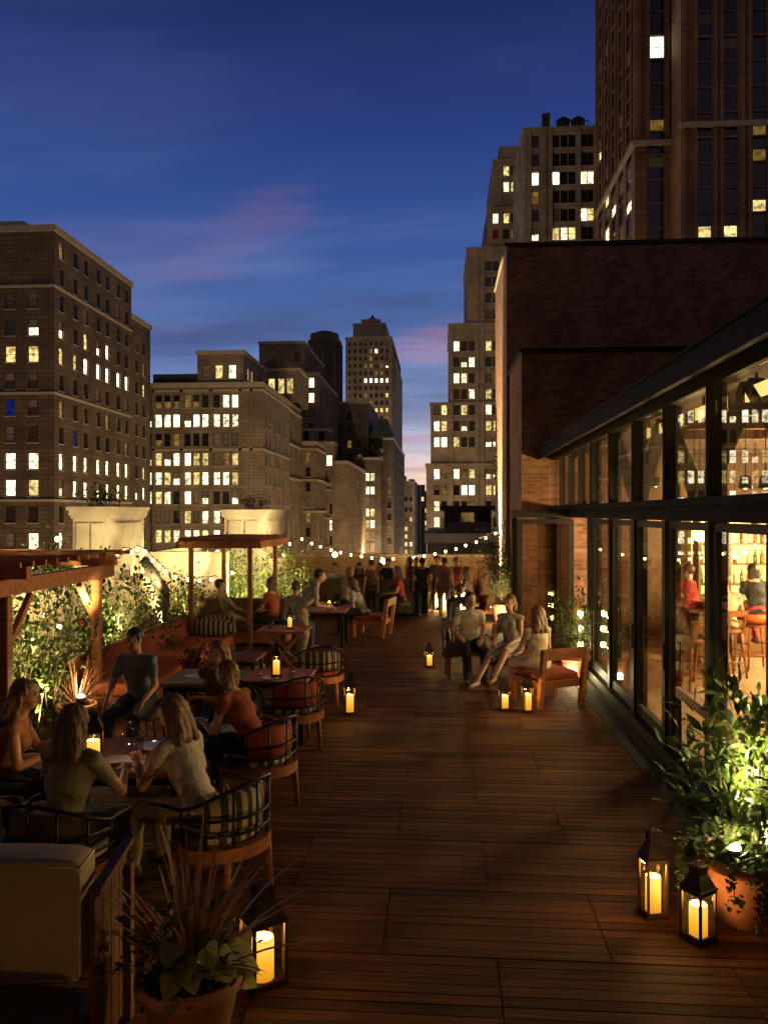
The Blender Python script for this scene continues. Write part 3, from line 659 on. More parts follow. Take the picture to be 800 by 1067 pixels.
# ---- G / H far ones
for nm, lb, pa, pb, Y, pt_, cs, rows, pr, mt in (
    ('distant_hotel', 'pale mid height building with lit windows closing the street view', 409, 432, 480, 502, (413,418,423,428), [520,531,541,551,559,567,575], ['dxdd','dddd','xbxb','BBBx','bbbd','BBBB','dbbd'], 'stone2'),
    ('distant_loft_building', 'dim stepped building left of the sky gap, far down the street', 424, 437, 640, 506, (428,432), [515,525,535,545,555], ['dd','bd','dd','db','dd'], 'stone_dark'),
    ('distant_slab_tower', 'tiny dark slab at the horizon in the sky gap', 434, 450, 900, 512, (437,440,444,447), [520,526,532,538,545,551], ['dbdd','dddb','bdbd','dddd','ddbd','bddd'], 'stone_dark')):
    x0, x1 = XA(pa,Y), XA(pb,Y)
    b = Building(nm, lb, 'building', ((x0+x1)/2, Y, ZG))
    b.block(x0, x1, Y, Y+60, ZG, zq(pt_,pb,Y), mt, front=([XA(p,Y)-x0 for p in cs], [zq(p,pa,Y) for p in rows], 1.7*Y/480, 2.6*Y/480, pat(pr)), right=([5+6*i for i in range(8)], [zq(p,pb,Y) for p in rows], 2, 3, pat([], 'ddb')), cap=.6)
    b.block(x0+1, (x0+x1)/2, Y+10, Y+40, zq(pt_,pb,Y)+.7, zq(pt_-7,pb,Y), mt, cap=.3, name='penthouse_wall')
    b.done()
# ---- R : stepped skyscraper right of the gap
YR = 180.
b = Building('stepped_skyscraper', 'pale stone skyscraper rising in many steps right of the sky gap', 'tower', (XA(500,YR), YR, ZG))
zr = lambda py: ZA(py, XA(500,YR), YR)
colp = (455,462.6, 475.5,483.5,491.5, 509,516.6, 528,536,544, 556,563)
def cR(x0, lo=0, hi=999): return [XA(p,YR)-x0 for p in colp if lo < p < hi]
allrows = [zr(158)-3.62*i for i in range(40)]
litR = {}
for (p, q, k) in ((482.5,507,'W'),(490.5,507,'W'),(455,448,'B'),(462.6,448,'b'),(455,463,'B'),(462.6,463,'W'),(475.5,462,'b'),(462.6,479,'W'),(455,480,'B'),(475.5,480,'W'),(483.5,471,'W'),(491.5,471,'B'),(509,471,'B'),(516.6,471,'W'),(509,455,'h'),(516.6,455,'h'),(509,490,'h'),(516.6,490,'h'),(475.5,343,'W'),(483.5,343,'B'),(491.5,343,'B'),(491.5,375,'B'),(509,510,'b'),(483.5,447,'h'),(509,260,'W'),(516.6,260,'W'),(528,195,'B'),(536,195,'b'),(516.6,246,'r'),(516.6,508,'b'),(483.5,375,'h'),(475.5,535,'l')):
    litR[(p,q)] = k
def kR(ycur, x0, zrows, colpx):
    zs = sorted(zrows, reverse=True)
    def f(r, c):
        y = HZ - (zs[r]-H)/ (zr(0)-H) * HZ
        p = colpx[c]
        for (pp, q), k in litR.items():
            if abs(pp-p) < 3 and abs(q-y) < 8.2: return k
        return random.choice('ddxkdcdbB')
    return f
tiers = [(444,484,541,0),(448.5,420,484,.4),(468,337,420,.8),(487,257,337,1.2),(509,215,257,1.6),(515,164,215,2.0),(522,150,164,2.4)]
for i, (pl, pt_, pb_, dy) in enumerate(tiers):
    x0 = XA(pl, YR); x1 = XA(570, YR); z1 = zr(pt_); z0 = ZG if i == 0 else zr(tiers[i-1][1])+.32
    rows = [r for r in allrows if z0+.3 < r-1.1 and r+1.1 < z1-.3]
    rows = [r for r in rows if r > -25]
    cp = [p for p in colp if p > pl+5]
    b.block(x0, x1, YR+dy, YR+30-dy, z0, z1, 'stone2', front=([XA(p,YR)-x0 for p in cp], rows, 1.35, 2.3, kR(0,x0,rows,cp)), left=([3+3*k for k in range(8)], rows, 1.3, 2.2, pat([],'ddxc')), cap=.3, capmat='stone2')
    b.piers([(XA(p,YR), YR+dy, 0, 1) for p in (470.5,497,503,522,549) if p > pl+2], max(z0,-30), z1-.4, .7, .3, 'stone2')
YQ = 157.; x0 = XA(545,YQ); zr2 = lambda py: ZA(py, XA(580,YQ), YQ)
rows = [zr2(147)-3.6*i for i in range(18)]
cp = (557.5, 579, 587.5, 595.7, 608, 615.5)
pR = ['?ddddd','dddddd','dWBddd'.replace('W','d'),'WddBddWW'[0:1]+'Bdd'+'BB','dddddd','dddddWW','hBBBBB','ddddWW','ddddxx','bBBBWW','ddddxx']
pR = ['dddddd','dddddd','WBddBB','dddddd','dxddBB','hbBbdd','ddddWW','bBBBdd','dddddd']
b.block(x0, XA(640,YQ), YQ, YR-.5, ZG, zr2(134), 'stone2', front=([XA(p,YQ)-x0 for p in cp], rows, 1.4, 2.5, pat(pR,'dx')), left=([3.5+3.6*k for k in range(5)], rows, 1.3, 2.2, pat([],'dddb')), cap=.3, capmat='stone2')
b.piers([(XA(p,YQ), YQ, 0, 1) for p in (547,551,566.5,573,602.5,620)], -5, zr2(135), .8, .35, 'stone2')
b.block(XA(575,YQ), XA(622,YQ), YQ+4, YQ+16, zr2(134)+.31, zr2(124), 'stone2', cap=.2, capmat='roofing', name='penthouse_wall')
for p in (593, 609):
    q = MB(); q.lathe([(1.35,0),(1.35,2.6),(1.5,2.6),(.1,3.6),(.01,3.6)], 14); q.build('water_tank', M['stone_dark'], b.e, (XA(p,YQ)-b.o.x, YQ+8-YR, zr2(124)+.8-ZG))
q = MB()
for i in range(9):
    x = XA(585,YQ)+i*.75; q.bar((x,0,0),(x,0,1.8),.12,.12)
q.box(XA(585,YQ), XA(617,YQ), -.1,.1,.0,.35); q.box(XA(585,YQ), XA(617,YQ), -.08,.08,1.7,1.85); q.build('roof_railing', M['stone_dark'], b.e, (-b.o.x, YQ+5-YR, zr2(124)+.2-ZG))
q = MB(); q.box(-.7,.7,-.7,.7,0,3.6); q.box(-.8,.8,-.8,.8,3.6,3.9); q.build('chimney', M['stone_dark'], b.e, (XA(570.5,YQ)-b.o.x, YQ+3-YR, zr2(134)+.3-ZG))
b.done()
# low neighbour roof structure at its foot
YL = 70.; e = empty('rooftop_cabin', (XA(487,YL), YL, zq(541,487,YL)), 0, 'small dark rooftop cabin with a lit strip below the stepped skyscraper', 'rooftop shed')
w_ = (XA(520,YL)-XA(471,YL)); hh = 14/FP*YL
q = MB(); q.box(-w_/2, w_/2, 0, 5, -hh*1.3, hh*.7); q.build('wall', M['stone_dark'], e)
q = MB(); q.box(-w_/2-.4, w_/2+.4, -.5, 5.4, hh*.7+.003, hh*1.0); q.build('roof', M['roofing'], e)
for k in range(3):
    q = MB(); q.box(-.55,.55,-.06,0,-.35,.45); q.build('window', M['wdark'] if k != 1 else M['litC'], e, (-w_/3+k*w_/3, -.003, hh*.1))
b = Building('low_rooftop_building', 'low dark building whose flat roof carries the small cabin', 'building', (XA(490,YL), YL-4, ZG))
b.block(XA(446,YL), XA(545,YL), YL-4, YL+20, ZG, zq(541,487,YL)-hh*1.3-.01, 'stone_dark', cap=.4); b.done()
# ---- T : tall tower upper right
YT = 110.
b = Building('brown_high_rise', 'tall brown high-rise running out of the top right corner with dark vertical window strips', 'tower', (XA(661,YT)+8, YT, ZG))
b.sill = False
xt = XA(661,YT); ytb = xt/math.tan(math.atan((621-400)/FP)-A)
zT = lambda py, px=680: ZA(py, XA(px,YT), YT)
zmid = zT(151)
ZTOP = 95.
rowsT = [zT(24)+3.25*i for i in range(-18,9)]
def tface(x0, x1, y0, y1, cols, kf, sc, skf, z0=ZG, z1=ZTOP):
    b.block(x0, x1, y0, y1, z0, z1, 'tbrick', front=(cols, rowsT, 2.2, 2.75, kf), left=(sc, rowsT, 3.4, 2.75, skf), cap=False, inset=.18)
xr1 = XA(706,YT)
def kT(lits):
    zs = None
    def f(r, c): return lits.get((r,c), random.choice('ddddddddk'))
    return f
nR = len(rowsT)
# index from the top
topi = lambda py: min(range(nR), key=lambda i: abs(sorted(rowsT, reverse=True)[i]-zT(py)))
b.block(xt, xr1, YT, ytb, ZG, ZTOP, 'tbrick', front=([(XA(683,YT)-xt)], rowsT, 2.3, 3.1, kT({(topi(24),0):'W',(topi(95),0):'l'})),
        left=([3.5+4.9*k for k in range(5)], rowsT, 3.2, 3.1, kT({(topi(40),0):'h',(topi(120),1):'b',(topi(140),2):'h',(topi(175),1):'B',(topi(170),4):'h'})), cap=False, inset=.2)
Y2 = 105.3; xq = XA(709,Y2)
b.block(xq, xq+34, Y2, YT+20, ZG, ZTOP, 'tbrick', front=([XA(p,Y2)-xq for p in (734,761,791,815,840)], rowsT, 1.75, 3.1, kT({(topi(222),0):'m',(topi(222),1):'m',(topi(243),0):'l',(topi(243),1):'m',(topi(243),2):'m',(topi(198),2):'m',(topi(152),2):'l',(topi(120),2):'l'})), cap=False, inset=.2)
z2 = ZA(132, XA(750,Y2), Y2)
bb = MB(); o = b.o
bb.box(xt-.4-o.x, xr1+.1-o.x, YT-.4-o.y, YT-.003-o.y, z2-.1-o.z, z2+.6-o.z); bb.box(xt-.4-o.x, xt-.003-o.x, YT-.003-o.y, ytb-o.y, z2-.1-o.z, z2+.6-o.z)
bb.box(xq-.3-o.x, xq+34-o.x, Y2-.4-o.y, Y2-.003-o.y, z2-.1-o.z, z2+.6-o.z); bb.build('stone_band', M['band'], b.e)
b.piers([(xt+.5, YT, 0,1),(xt+1.7,YT,0,1),(xt+4.75,YT,0,1),(xr1-1,YT,0,1)]+[(xt, YT+1.2+4.9*k, -1, 0) for k in range(6)], z2+.65, ZTOP, .5, .35, 'tbrick')
b.piers([(XA(p,Y2),Y2,0,1) for p in (712,724,745,751,773,780,803)], -5, ZTOP, .45, .3, 'tbrick')
rc = MB()
for i in range(0, nR, 4):
    z = rowsT[i]+1.62
    rc.box(xq-o.x, xq+34-o.x, Y2-.12-o.y, Y2-.003-o.y, z-.12-o.z, z+.12-o.z)
    rc.box(xt-o.x, xr1-o.x, YT-.12-o.y, YT-.003-o.y, z-.12-o.z, z+.12-o.z)
rc.build('string_course', M['tbrick'], b.e)
b.done()
point((-33, 395, 0), 60000, (1,.70,.40), 2, 'canyon_light'); point((-22, 250, -10), 12000, (1,.68,.38), 2, 'canyon_light')  # fill lights added high above the street to brighten the far facades
# street level lighting of the canyon (sodium street lamps far below the terrace)
for (x, y, w) in ((-22,80,9000),(-20,125,8000),(-12,150,7000),(-12,200,9000),(-10,260,12000),(-14,330,14000),(-14,400,22000),(-40,90,7000),(-10,60,5000)):
    point((x, y, -26), w*2.8, (1,.66,.34), 1.5, 'canyon_light')
for (x, y, z, w) in ((-20,75,-5,900),(40,60,0,900)):
    pass
# ================================================================== TERRACE SHELL
XF = 2.34                                  # plane of the glass front
YW = 16.7                                  # brick tower front
# ---- deck of real boards
def deckmat():
    m, nt, out = newmat('ipe_boards'); L = nt.links.new
    b = N(nt, 'ShaderNodeBsdfPrincipled'); b.inputs['Roughness'].default_value = .72; b.inputs['Specular IOR Level'].default_value = .12
    tc = N(nt, 'ShaderNodeTexCoord'); ge = N(nt, 'ShaderNodeNewGeometry')
    mp = N(nt, 'ShaderNodeMapping'); mp.inputs['Scale'].default_value = (1.2, 26, 1); L(tc.outputs['Object'], mp.inputs[0])
    cb = N(nt, 'ShaderNodeVectorMath', operation='ADD'); ri = N(nt, 'ShaderNodeMath', operation='MULTIPLY'); ri.inputs[1].default_value = 40; L(ge.outputs['Random Per Island'], ri.inputs[0])
    L(mp.outputs[0], cb.inputs[0]); L(ri.outputs[0], cb.inputs[1])
    no = N(nt, 'ShaderNodeTexNoise'); no.inputs['Scale'].default_value = 1.5; no.inputs['Detail'].default_value = 8; L(cb.outputs[0], no.inputs['Vector'])
    cr = N(nt, 'ShaderNodeValToRGB'); L(no.outputs[0], cr.inputs[0]); e = cr.color_ramp.elements
    e[0].position = .25; e[0].color = (.062,.024,.007,1); e[1].position = .75; e[1].color = (.175,.066,.019,1)
    hv = N(nt, 'ShaderNodeHueSaturation'); mr = N(nt, 'ShaderNodeMapRange'); mr.inputs[3].default_value = .55; mr.inputs[4].default_value = 1.3; L(ge.outputs['Random Per Island'], mr.inputs[0])
    L(mr.outputs[0], hv.inputs['Value']); L(cr.outputs[0], hv.inputs['Color'])
    bl = N(nt, 'ShaderNodeTexNoise'); bl.inputs['Scale'].default_value = .8; bl.inputs['Detail'].default_value = 5; L(tc.outputs['Object'], bl.inputs['Vector'])
    h2 = N(nt, 'ShaderNodeHueSaturation'); m2 = N(nt, 'ShaderNodeMapRange'); m2.inputs[1].default_value = .3; m2.inputs[2].default_value = .7; m2.inputs[3].default_value = .75; m2.inputs[4].default_value = 1.2; L(bl.outputs[0], m2.inputs[0]); L(m2.outputs[0], h2.inputs['Value']); L(hv.outputs[0], h2.inputs['Color'])
    L(h2.outputs[0], b.inputs['Base Color'])
    # fine grooves along each board
    sp = N(nt, 'ShaderNodeSeparateXYZ'); L(tc.outputs['Object'], sp.inputs[0]); mu = N(nt, 'ShaderNodeMath', operation='MULTIPLY'); mu.inputs[1].default_value = 2*pi*54/.86; L(sp.outputs[1], mu.inputs[0])
    si = N(nt, 'ShaderNodeMath', operation='SINE'); L(mu.outputs[0], si.inputs[0])
    bp = N(nt, 'ShaderNodeBump'); bp.inputs['Strength'].default_value = .35; bp.inputs['Distance'].default_value = .003; L(si.outputs[0], bp.inputs['Height'])
    b2 = N(nt, 'ShaderNodeBump'); b2.inputs['Strength'].default_value = .3; b2.inputs['Distance'].default_value = .004; L(no.outputs[0], b2.inputs['Height']); L(bp.outputs[0], b2.inputs['Normal']); L(b2.outputs[0], b.inputs['Normal'])
    L(b.outputs[0], out.inputs[0]); return m
M['deck'] = deckmat()
b = MB(); TW = 1.34; RD = .83; nb = 9
rng = random.Random(3)
for r in range(-4, 24):
    ya = 4.69 + RD*r
    off = -.346 + (TW/2 if r % 2 else 0)
    for t in range(-6, 4):
        x0 = off + TW*t; x1 = x0 + TW
        if x1 < -7.6 or x0 > XF-.32: continue
        x0 = max(x0, -7.6)+.0035; x1 = min(x1, XF-.32)-.0035
        for k in range(nb):
            w = RD/nb; y0 = ya + k*w + .0035; y1 = ya + (k+1)*w - (.0035 if k < nb-1 else .007)
            z = rng.uniform(-.0012, .0012)
            b.add([(x0,y0,z),(x1,y0,z),(x1,y1,z),(x0,y1,z),(x0,y0,-.02),(x1,y0,-.02),(x1,y1,-.02),(x0,y1,-.02)], [(0,1,2,3),(0,4,5,1),(1,5,6,2),(2,6,7,3),(3,7,4,0)])
tag(b.build('deck_floor', M['deck']), kind='structure')
b = MB(); b.box(-8.2, 12.5, .2, 30, ZG, -.03); b.box(XF-.315, XF+.0, .5, YW+1, -.025, .012)
tag(b.build('roof_slab', M['roofing']), kind='structure')
# own building below the terrace
# ---- glass front
e = empty('glass_pavilion', (XF, 1, 0), 0, 'long glass-fronted bar pavilion with dark metal frames along the right side of the deck', 'pavilion')
mull = [12.4-1.34*i for i in range(0, 9)][::-1]
def rel(b): b.v = [(x-XF, y-1, z) for x, y, z in b.v]; return b
ZT0, ZT1, ZU = 2.53, 2.73, 3.70
b = MB(); b.box(XF-.1, XF+.12, 1, 12.5, .012, .22); b.box(XF-.14, XF-.1, 1, 12.5, .012, .10); rel(b).build('kick_panel', M['dmetal'], e)
b = MB(); b.box(XF-.09, XF+.12, 1, YW-.01, ZT0, ZT1); b.box(XF-.13, XF-.093, 1, YW-.01, ZT1-.055, ZT1+.01); b.box(XF-.12, XF-.093, 1, YW-.01, ZT0+.02, ZT0+.06); rel(b).build('transom_beam', M['fascia'], e)
b = MB(); b.box(XF-.05, XF+.12, 1, YW-.01, ZU, ZU+.12); rel(b).build('head_beam', M['dmetal'], e)
for i, y in enumerate(mull):
    w = .055 if i % 3 else .085
    b = MB(); b.box(XF-.06, XF+.1, y-w, y+w, .222, ZT0-.002); rel(b).build('mullion', M['dmetal'], e)
    b = MB(); b.box(XF-.055, XF+.1, y-.04, y+.04, ZT1+.012, ZU-.002); b.box(XF-.065, XF-.058, y-.012, y+.012, ZT1+.012, ZU-.002); rel(b).build('mullion', M['dmetal'], e)
for y in (13.5, 14.55, 15.6):
    b = MB(); b.box(XF-.05, XF+.08, y-.04, y+.04, ZT1+.012, ZU-.002); rel(b).build('mullion', M['dmetal'], e)
ys = mull + [13.5, 14.55, 15.6, YW-.02]
for i in range(len(ys)-1):
    y0, y1 = ys[i]+.05, ys[i+1]-.05
    b = MB(); b.box(XF+.0, XF+.012, y0, y1, ZT1+.012, ZU-.002); g_ = rel(b).build('upper_pane', M['glass'], e)
    if y1 < 12.4:
        # door leaf : stiles + rails + glass
        y0, y1 = ys[i]+.09, ys[i+1]-.09
        b = MB()
        for (a, c, d, f) in ((y0,y0+.055,.235,ZT0-.012),(y1-.055,y1,.235,ZT0-.012),(y0+.055,y1-.055,.235,.36),(y0+.055,y1-.055,ZT0-.085,ZT0-.012)):
            b.box(XF-.03, XF+.03, a, c, d, f)
        dl = rel(b).build('glass_door', M['dmetal'], e)
        b = MB(); b.box(XF-.005, XF+.005, y0+.055, y1-.055, .36, ZT0-.085); rel(b).build('door_pane', M['glass'], dl)
        b = MB(); b.tube([(XF-.06, y1-.03, 1.0), (XF-.085, y1-.03, 1.02), (XF-.085, y1-.03, 1.28), (XF-.06, y1-.03, 1.3)], .012); rel(b).build('handle', M['bmetal'], dl)
# end wall of the lower storey beside the brick
b = MB(); b.box(XF-.06, XF+.1, 12.5, 12.66, .012, ZT0-.003); b.box(XF-.0,XF+.10, 16.3, YW-.01, .0, ZT0-.003); rel(b).build('end_post', M['dmetal'], e)
# fascia, soffit, roof
XO = XF-.30
b = MB(); b.box(XO-.02, XO+.02, .5, YW-.012, 3.72, 3.93); b.box(XO-.045, XO-.022, .5, YW-.012, 3.715, 3.745); b.box(XO-.05, XO-.022, .5, YW-.012, 3.925, 3.95); rel(b).build('fascia', M['fascia'], e)
b = MB(); b.box(XO+.022, XF+.12, .5, YW-.012, 3.823, 3.86); rel(b).build('soffit', M['dmetal'], e)
b = MB(); b.box(XO+.022, 9.6, .5, YW-.012, 3.863, 3.92); rel(b).build('roof', M['roofing'], e)
b = MB(); b.add([(XF-.02,.5,3.93),(XF+.5,.5,4.33),(XF+.6,.5,4.33),(XF+.6,.5,3.93),(XF-.02,12.6,3.93),(XF+.5,12.6,4.33),(XF+.6,12.6,4.33),(XF+.6,12.6,3.93)], [(0,4,5,1),(1,5,6,2),(2,6,7,3),(0,1,2,3),(7,6,5,4)]); rel(b).build('roof_upstand', M['dmetal'], e)
# interior shell
M['tilef'] = brickmat('floor_tile', (.46,.36,.24), (.38,.29,.19), (.12,.09,.06), .16)
def tilemat():
    m, nt, out = newmat('beige_floor_tile'); L = nt.links.new
    b = N(nt, 'ShaderNodeBsdfPrincipled'); b.inputs['Roughness'].default_value = .3
    tc = N(nt, 'ShaderNodeTexCoord'); br = N(nt, 'ShaderNodeTexBrick'); br.inputs['Scale'].default_value = 1; br.inputs['Brick Width'].default_value = .6; br.inputs['Row Height'].default_value = .3; br.inputs['Mortar Size'].default_value = .008
    br.inputs['Color1'].default_value = (.48,.37,.24,1); br.inputs['Color2'].default_value = (.38,.28,.17,1); br.inputs['Mortar'].default_value = (.12,.08,.05,1)
    L(tc.outputs['Object'], br.inputs[0]); L(br.outputs[0], b.inputs['Base Color']); L(b.outputs[0], out.inputs[0]); return m
M['tile'] = tilemat()
b = MB(); b.quad((XF+.12,1,.02),(9.5,1,.02),(9.5,YW-.02,.02),(XF+.12,YW-.02,.02)); tag(b.build('bar_floor', M['tile']), kind='structure')
M['inwall'] = pbr('warm_plaster', (.45,.33,.2), .8, .15, 1.5); M['inwood'] = woodmat('walnut_panel', (.24,.14,.062), .4, (6,1,1))
b = MB(); b.box(9.5, 9.6, 1, YW-.02, .0, 3.82); rel(b).build('back_wall', M['inwood'], e)
b = MB(); b.box(9.44, 9.497, 1.1, YW-.13, 2.6, 3.79); rel(b).build('shade_band', M['cush_d'], e)  # dark band standing in for shade on the upper back wall
b = MB(); b.box(5.0, 8.2, YW-.16, YW-.123, 2.9, 3.79); rel(b).build('shade_band', M['cush_d'], e)  # dark band for the shade above the bottle shelf
b = MB(); b.box(XF+.13, 9.5, 1.0, 1.1, .03, 3.82); rel(b).build('side_wall', M['inwall'], e)
b = MB(); b.box(3.9, 5.0, YW-.12, YW-.02, .03, 3.82); b.box(8.2, 9.5, YW-.12, YW-.02, .03, 3.82); b.box(5.0, 8.2, YW-.12, YW-.02, 2.9, 3.82); b.box(5.0,8.2,YW-.06,YW-.02,.03,2.9); rel(b).build('end_wall', M['inwood'], e)
b = MB(); b.box(XF+.13, 9.5, 1.1, YW-.13, 3.80, 3.822); rel(b).build('ceiling', M['cush_d'], e)
for y in mull[1:-1]:                    # roof joists
    b = MB(); b.box(XF+.6, 9.4, y-.06, y+.06, 3.60, 3.79); rel(b).build('joist', M['inwood'], e)
b = MB(); b.box(XF+.13, 3.897, YW-.12, YW-.02, .03, 3.82); rel(b).build('brick_return', M['brick'], e)
# diagonal steel braces just inside the clerestory
for i, (ya, yb) in enumerate(((5.8,7.0),(8.3,7.1),(8.45,9.6),(10.9,9.8),(11.1,12.3))):
    b = MB(); b.bar((XF+.32, ya, ZT1+.02), (XF+.32, yb, 3.7), .13, .13); rel(b).build('diagonal_brace', M['bmetal'], e)
# linear ceiling lights
for i, y in enumerate((5.1, 6.35, 7.7, 9.05, 10.4)):
    px_ = XF+.30; y += .25
    b = MB(); b.box(px_-.02, px_+.05, y-.46, y+.46, 3.555, 3.68); b.box(px_-.01,px_+.01,y-.3,y-.28,3.68,3.79); b.box(px_-.01,px_+.01,y+.28,y+.3,3.68,3.79)
    b.v = [(x-px_, yy-y, z-3.44) for x, yy, z in b.v]
    o = b.build('ceiling_light', M['dmetal'], loc=(px_, y, 3.44)); tag(o, 'linear ceiling light inside the clerestory, %s from the near end' % ['first','second','third','fourth','fifth'][i], 'light', 'linear lights in the clerestory')
    b = MB(); b.box(-.035,-.023,-.45,.45,.115,.235); b.build('diffuser', M['strip'], o)
# pendant with the star shaped glare
def pendant(loc, zc, label, glow='lamp', r=.09, group='pendant lamps in the bar'):
    o = empty('pendant_lamp', loc, 0, label, 'lamp', group)
    b = MB(); b.tube([(0,0,.12),(0,0,zc-loc[2])], .006, 6); b.build('cord', M['bmetal'], o)
    b = MB(); b.lathe([(.03,.14),(.05,.13),(r*1.5,.0),(r*1.45,-.0),(.045,.12)], 18); b.build('lamp_shade', M['dmetal'], o)
    b = MB(); b.ell((0,0,.02), (r*.55,)*3, n=12, m=8); b.build('bulb', M[glow], o)
    return o
pl = P(724, 9.5)
o = empty('globe_pendant', (pl.x+.05, pl.y, 2.35), 0, 'brightest bare globe lamp just inside the glass door, glaring like a star', 'lamp')
b = MB(); b.tube([(0,0,.06),(0,0,1.44)], .006, 6); b.build('cord', M['bmetal'], o)
b = MB(); b.ell((0,0,0),(.085,.085,.085)); b.build('globe', M['lamp'], o)
point((pl.x+.25, pl.y, 2.2), 90, (1,.72,.36), .08, 'pendant_glow')
for i,(px, py, d) in enumerate(((683,507,11.5),(723,501,10.2),(737,509,9.6),(776,509,8.6),(797,509,8.2),(765,556,13.5),(786,552,13.2))):
    p = P(px, d); z = H-(py-HZ)/FP*d
    pendant((p.x, p.y, z), 3.79, 'small glowing pendant bulb hanging in the bar, number %s from the far left' % ['one','two','three','four','five','six','seven'][i] if False else ['small pendant bulb in the third clerestory bay','upper small pendant bulb of the pair in the wide bay','lower small pendant bulb of the pair in the wide bay','first of two pendant bulbs in the nearest clerestory bay','second of two pendant bulbs in the nearest clerestory bay','pendant bulb over the left end of the bar counter','pendant bulb over the right end of the bar counter'][i], 'bulb', .05)
# back-lit bottle shelf, bar counter
bx0, bx1 = 5.05, 8.1
e2 = empty('bar_shelf', ((bx0+bx1)/2, YW-.2, .03), 0, 'back-lit bar shelf behind the counter seen through the glass', 'shelf')
cx_ = (bx0+bx1)/2
b = MB()
b.box(bx0-cx_, bx1-cx_, -.05, -.02+.05, .9, 2.75); b.build('glowing_back', M['shelfglow'], e2)
for z in (1.15, 1.55, 1.95, 2.35):
    b = MB(); b.box(bx0-cx_, bx1-cx_, -.42, -.055, z, z+.03); b.build('shelf', M['inwood'], e2)
for x in (bx0-cx_, -.95, .05, 1.0):
    b = MB(); b.box(x, x+.05, -.44, -.055, .0, 2.8); b.build('upright', M['inwood'], e2)
b = MB(); b.box(bx0-cx_, bx1-cx_, -.44, .06, 0, .9); b.build('base_cabinet', M['inwood'], e2)
b = MB()                               # louvred shutter
for k in range(22): b.box(.42, .98, -.47, -.445, .95+k*.08, 1.0+k*.08)
b.box(.38,.42,-.48,-.445,.92,2.75); b.box(.98,1.02,-.48,-.445,.92,2.75); b.build('shutter', M['inwall'], e2)
bm = {}
for mi, k in enumerate(('liqA','liqB','liqC')):
    q = MB(); q.lathe([(.001,0),(.036,0),(.038,.02),(.038,.17),(.015,.22),(.013,.28),(.001,.285)], 10); bm[k] = q.mesh('bottle', M[k])
rr = random.Random(5)
bl_lab = {'liqA':'amber bottle on the back-lit bar shelf','liqB':'green bottle on the back-lit bar shelf','liqC':'clear bottle on the back-lit bar shelf'}
for z in (1.18, 1.58, 1.98):
    x = bx0+.12
    while x < bx0+1.75:
        k = rr.choice(('liqA','liqA','liqB','liqC'))
        if rr.random() < .8:
            o = bpy.data.objects.new('bottle', bm[k]); COL.objects.link(o); o.location = (x, YW-.42, z+.03); tag(o, bl_lab[k], 'bottle', bl_lab[k].replace('bottle','bottles'))
        x += .13
e3 = empty('bar_counter', (6.3, 15.0, .02), 0, 'wood fronted bar counter with a pale lit top inside the pavilion', 'counter')
b = MB(); b.box(-1.9, 1.9, -.3, .3, 0, 1.02); b.build('front_panel', M['inwood'], e3)
b = MB(); b.cbox((0,-.05,1.05), 4.0, .85, .05); b.build('counter_top', M['cush_b'], e3)
for i,(x,y) in enumerate(((4.6,6.5),(6,8.5),(6.3,11.8),(4.6,11.2),(6.6,13.8))):
    point((x, y, 1.95), [45,130,800,300,1300][i], (1,.72,.34), .25, 'bar_downlight')
# ---- brick tower
def brick_box(name, label, x0, x1, y0, y1, z1, cap):
    ee = empty(name, (x0, y0, 0), 0, label, 'building')
    b = MB(); b.box(0, x1-x0, 0, y1-y0, -.3, z1); b.build('wall', M['brick'], ee)
    b = MB(); b.box(-.05, x1-x0+.05, -.05, .25, z1+.002, z1+.09); b.box(-.05, .25, .25, y1-y0, z1+.002, z1+.09); b.build('coping', M[cap], ee)
    return ee
xa_ = 1.67; ya_ = YW; zb_ = 5.9
bk = brick_box('brick_annex', 'lower red brick block with a pale metal coping behind the pavilion roof', xa_, 12, ya_, 19.55, 5.93, 'fascia')
bt = brick_box('brick_tower', 'upper red brick block with a dark top edge and an uplit side wall', 1.6, 11.4, 19.6, 23.6, 9.1, 'roofing')
b = MB()
for k in range(6): b.box(-.06, -.003, 3.1, 3.9, 3.6+k*.13, 3.66+k*.13)
b.build('louvre', M['bmetal'], bt)
# narrow entrance reveal : warm brick seen past the open door, return wall
b = MB(); b.box(XF+.02, XF+.6, 12.67, 12.75, .02, ZT0-.003); rel(b)
# open glass door leaf set square to the front
o = empty('open_glass_door', (1.33, 14.1, 0), 0, 'dark framed glass door standing open square to the pavilion front', 'door')
W_ = .98
b = MB(); b.box(0,.09,-.03,.03,.02,2.5); b.box(W_-.09,W_,-.03,.03,.02,2.5); b.box(.09,W_-.09,-.03,.03,2.42,2.5); b.box(.09,W_-.09,-.03,.03,.02,.2); b.build('door_frame', M['dmetal'], o)
b = MB(); b.box(.09,W_-.09,-.005,.005,.2,2.42); b.build('glass_pane', M['glass'], o)
b = MB(); b.tube([(.045,-.035,1.0),(.045,-.08,1.02),(.045,-.08,1.3),(.045,-.035,1.32)], .012); b.build('handle', M['bmetal'], o)
o = empty('vestibule_frame', (1.25, 14.2, 0), 0, 'dark metal entrance frame beside the brick wall, its beam at door head height', 'door frame')
b = MB(); b.box(0, XF-1.25-.1, 0,.14, 2.53, 2.66); b.build('beam', M['dmetal'], o)
b = MB(); b.box(0,.09,0,.14,.0,2.527); b.build('post', M['dmetal'], o)
b = MB(); b.box(.98+.1-.02,1.25-.45,.04,.12,.0,2.527); b.build('side_panel', M['wood_dark'], o)
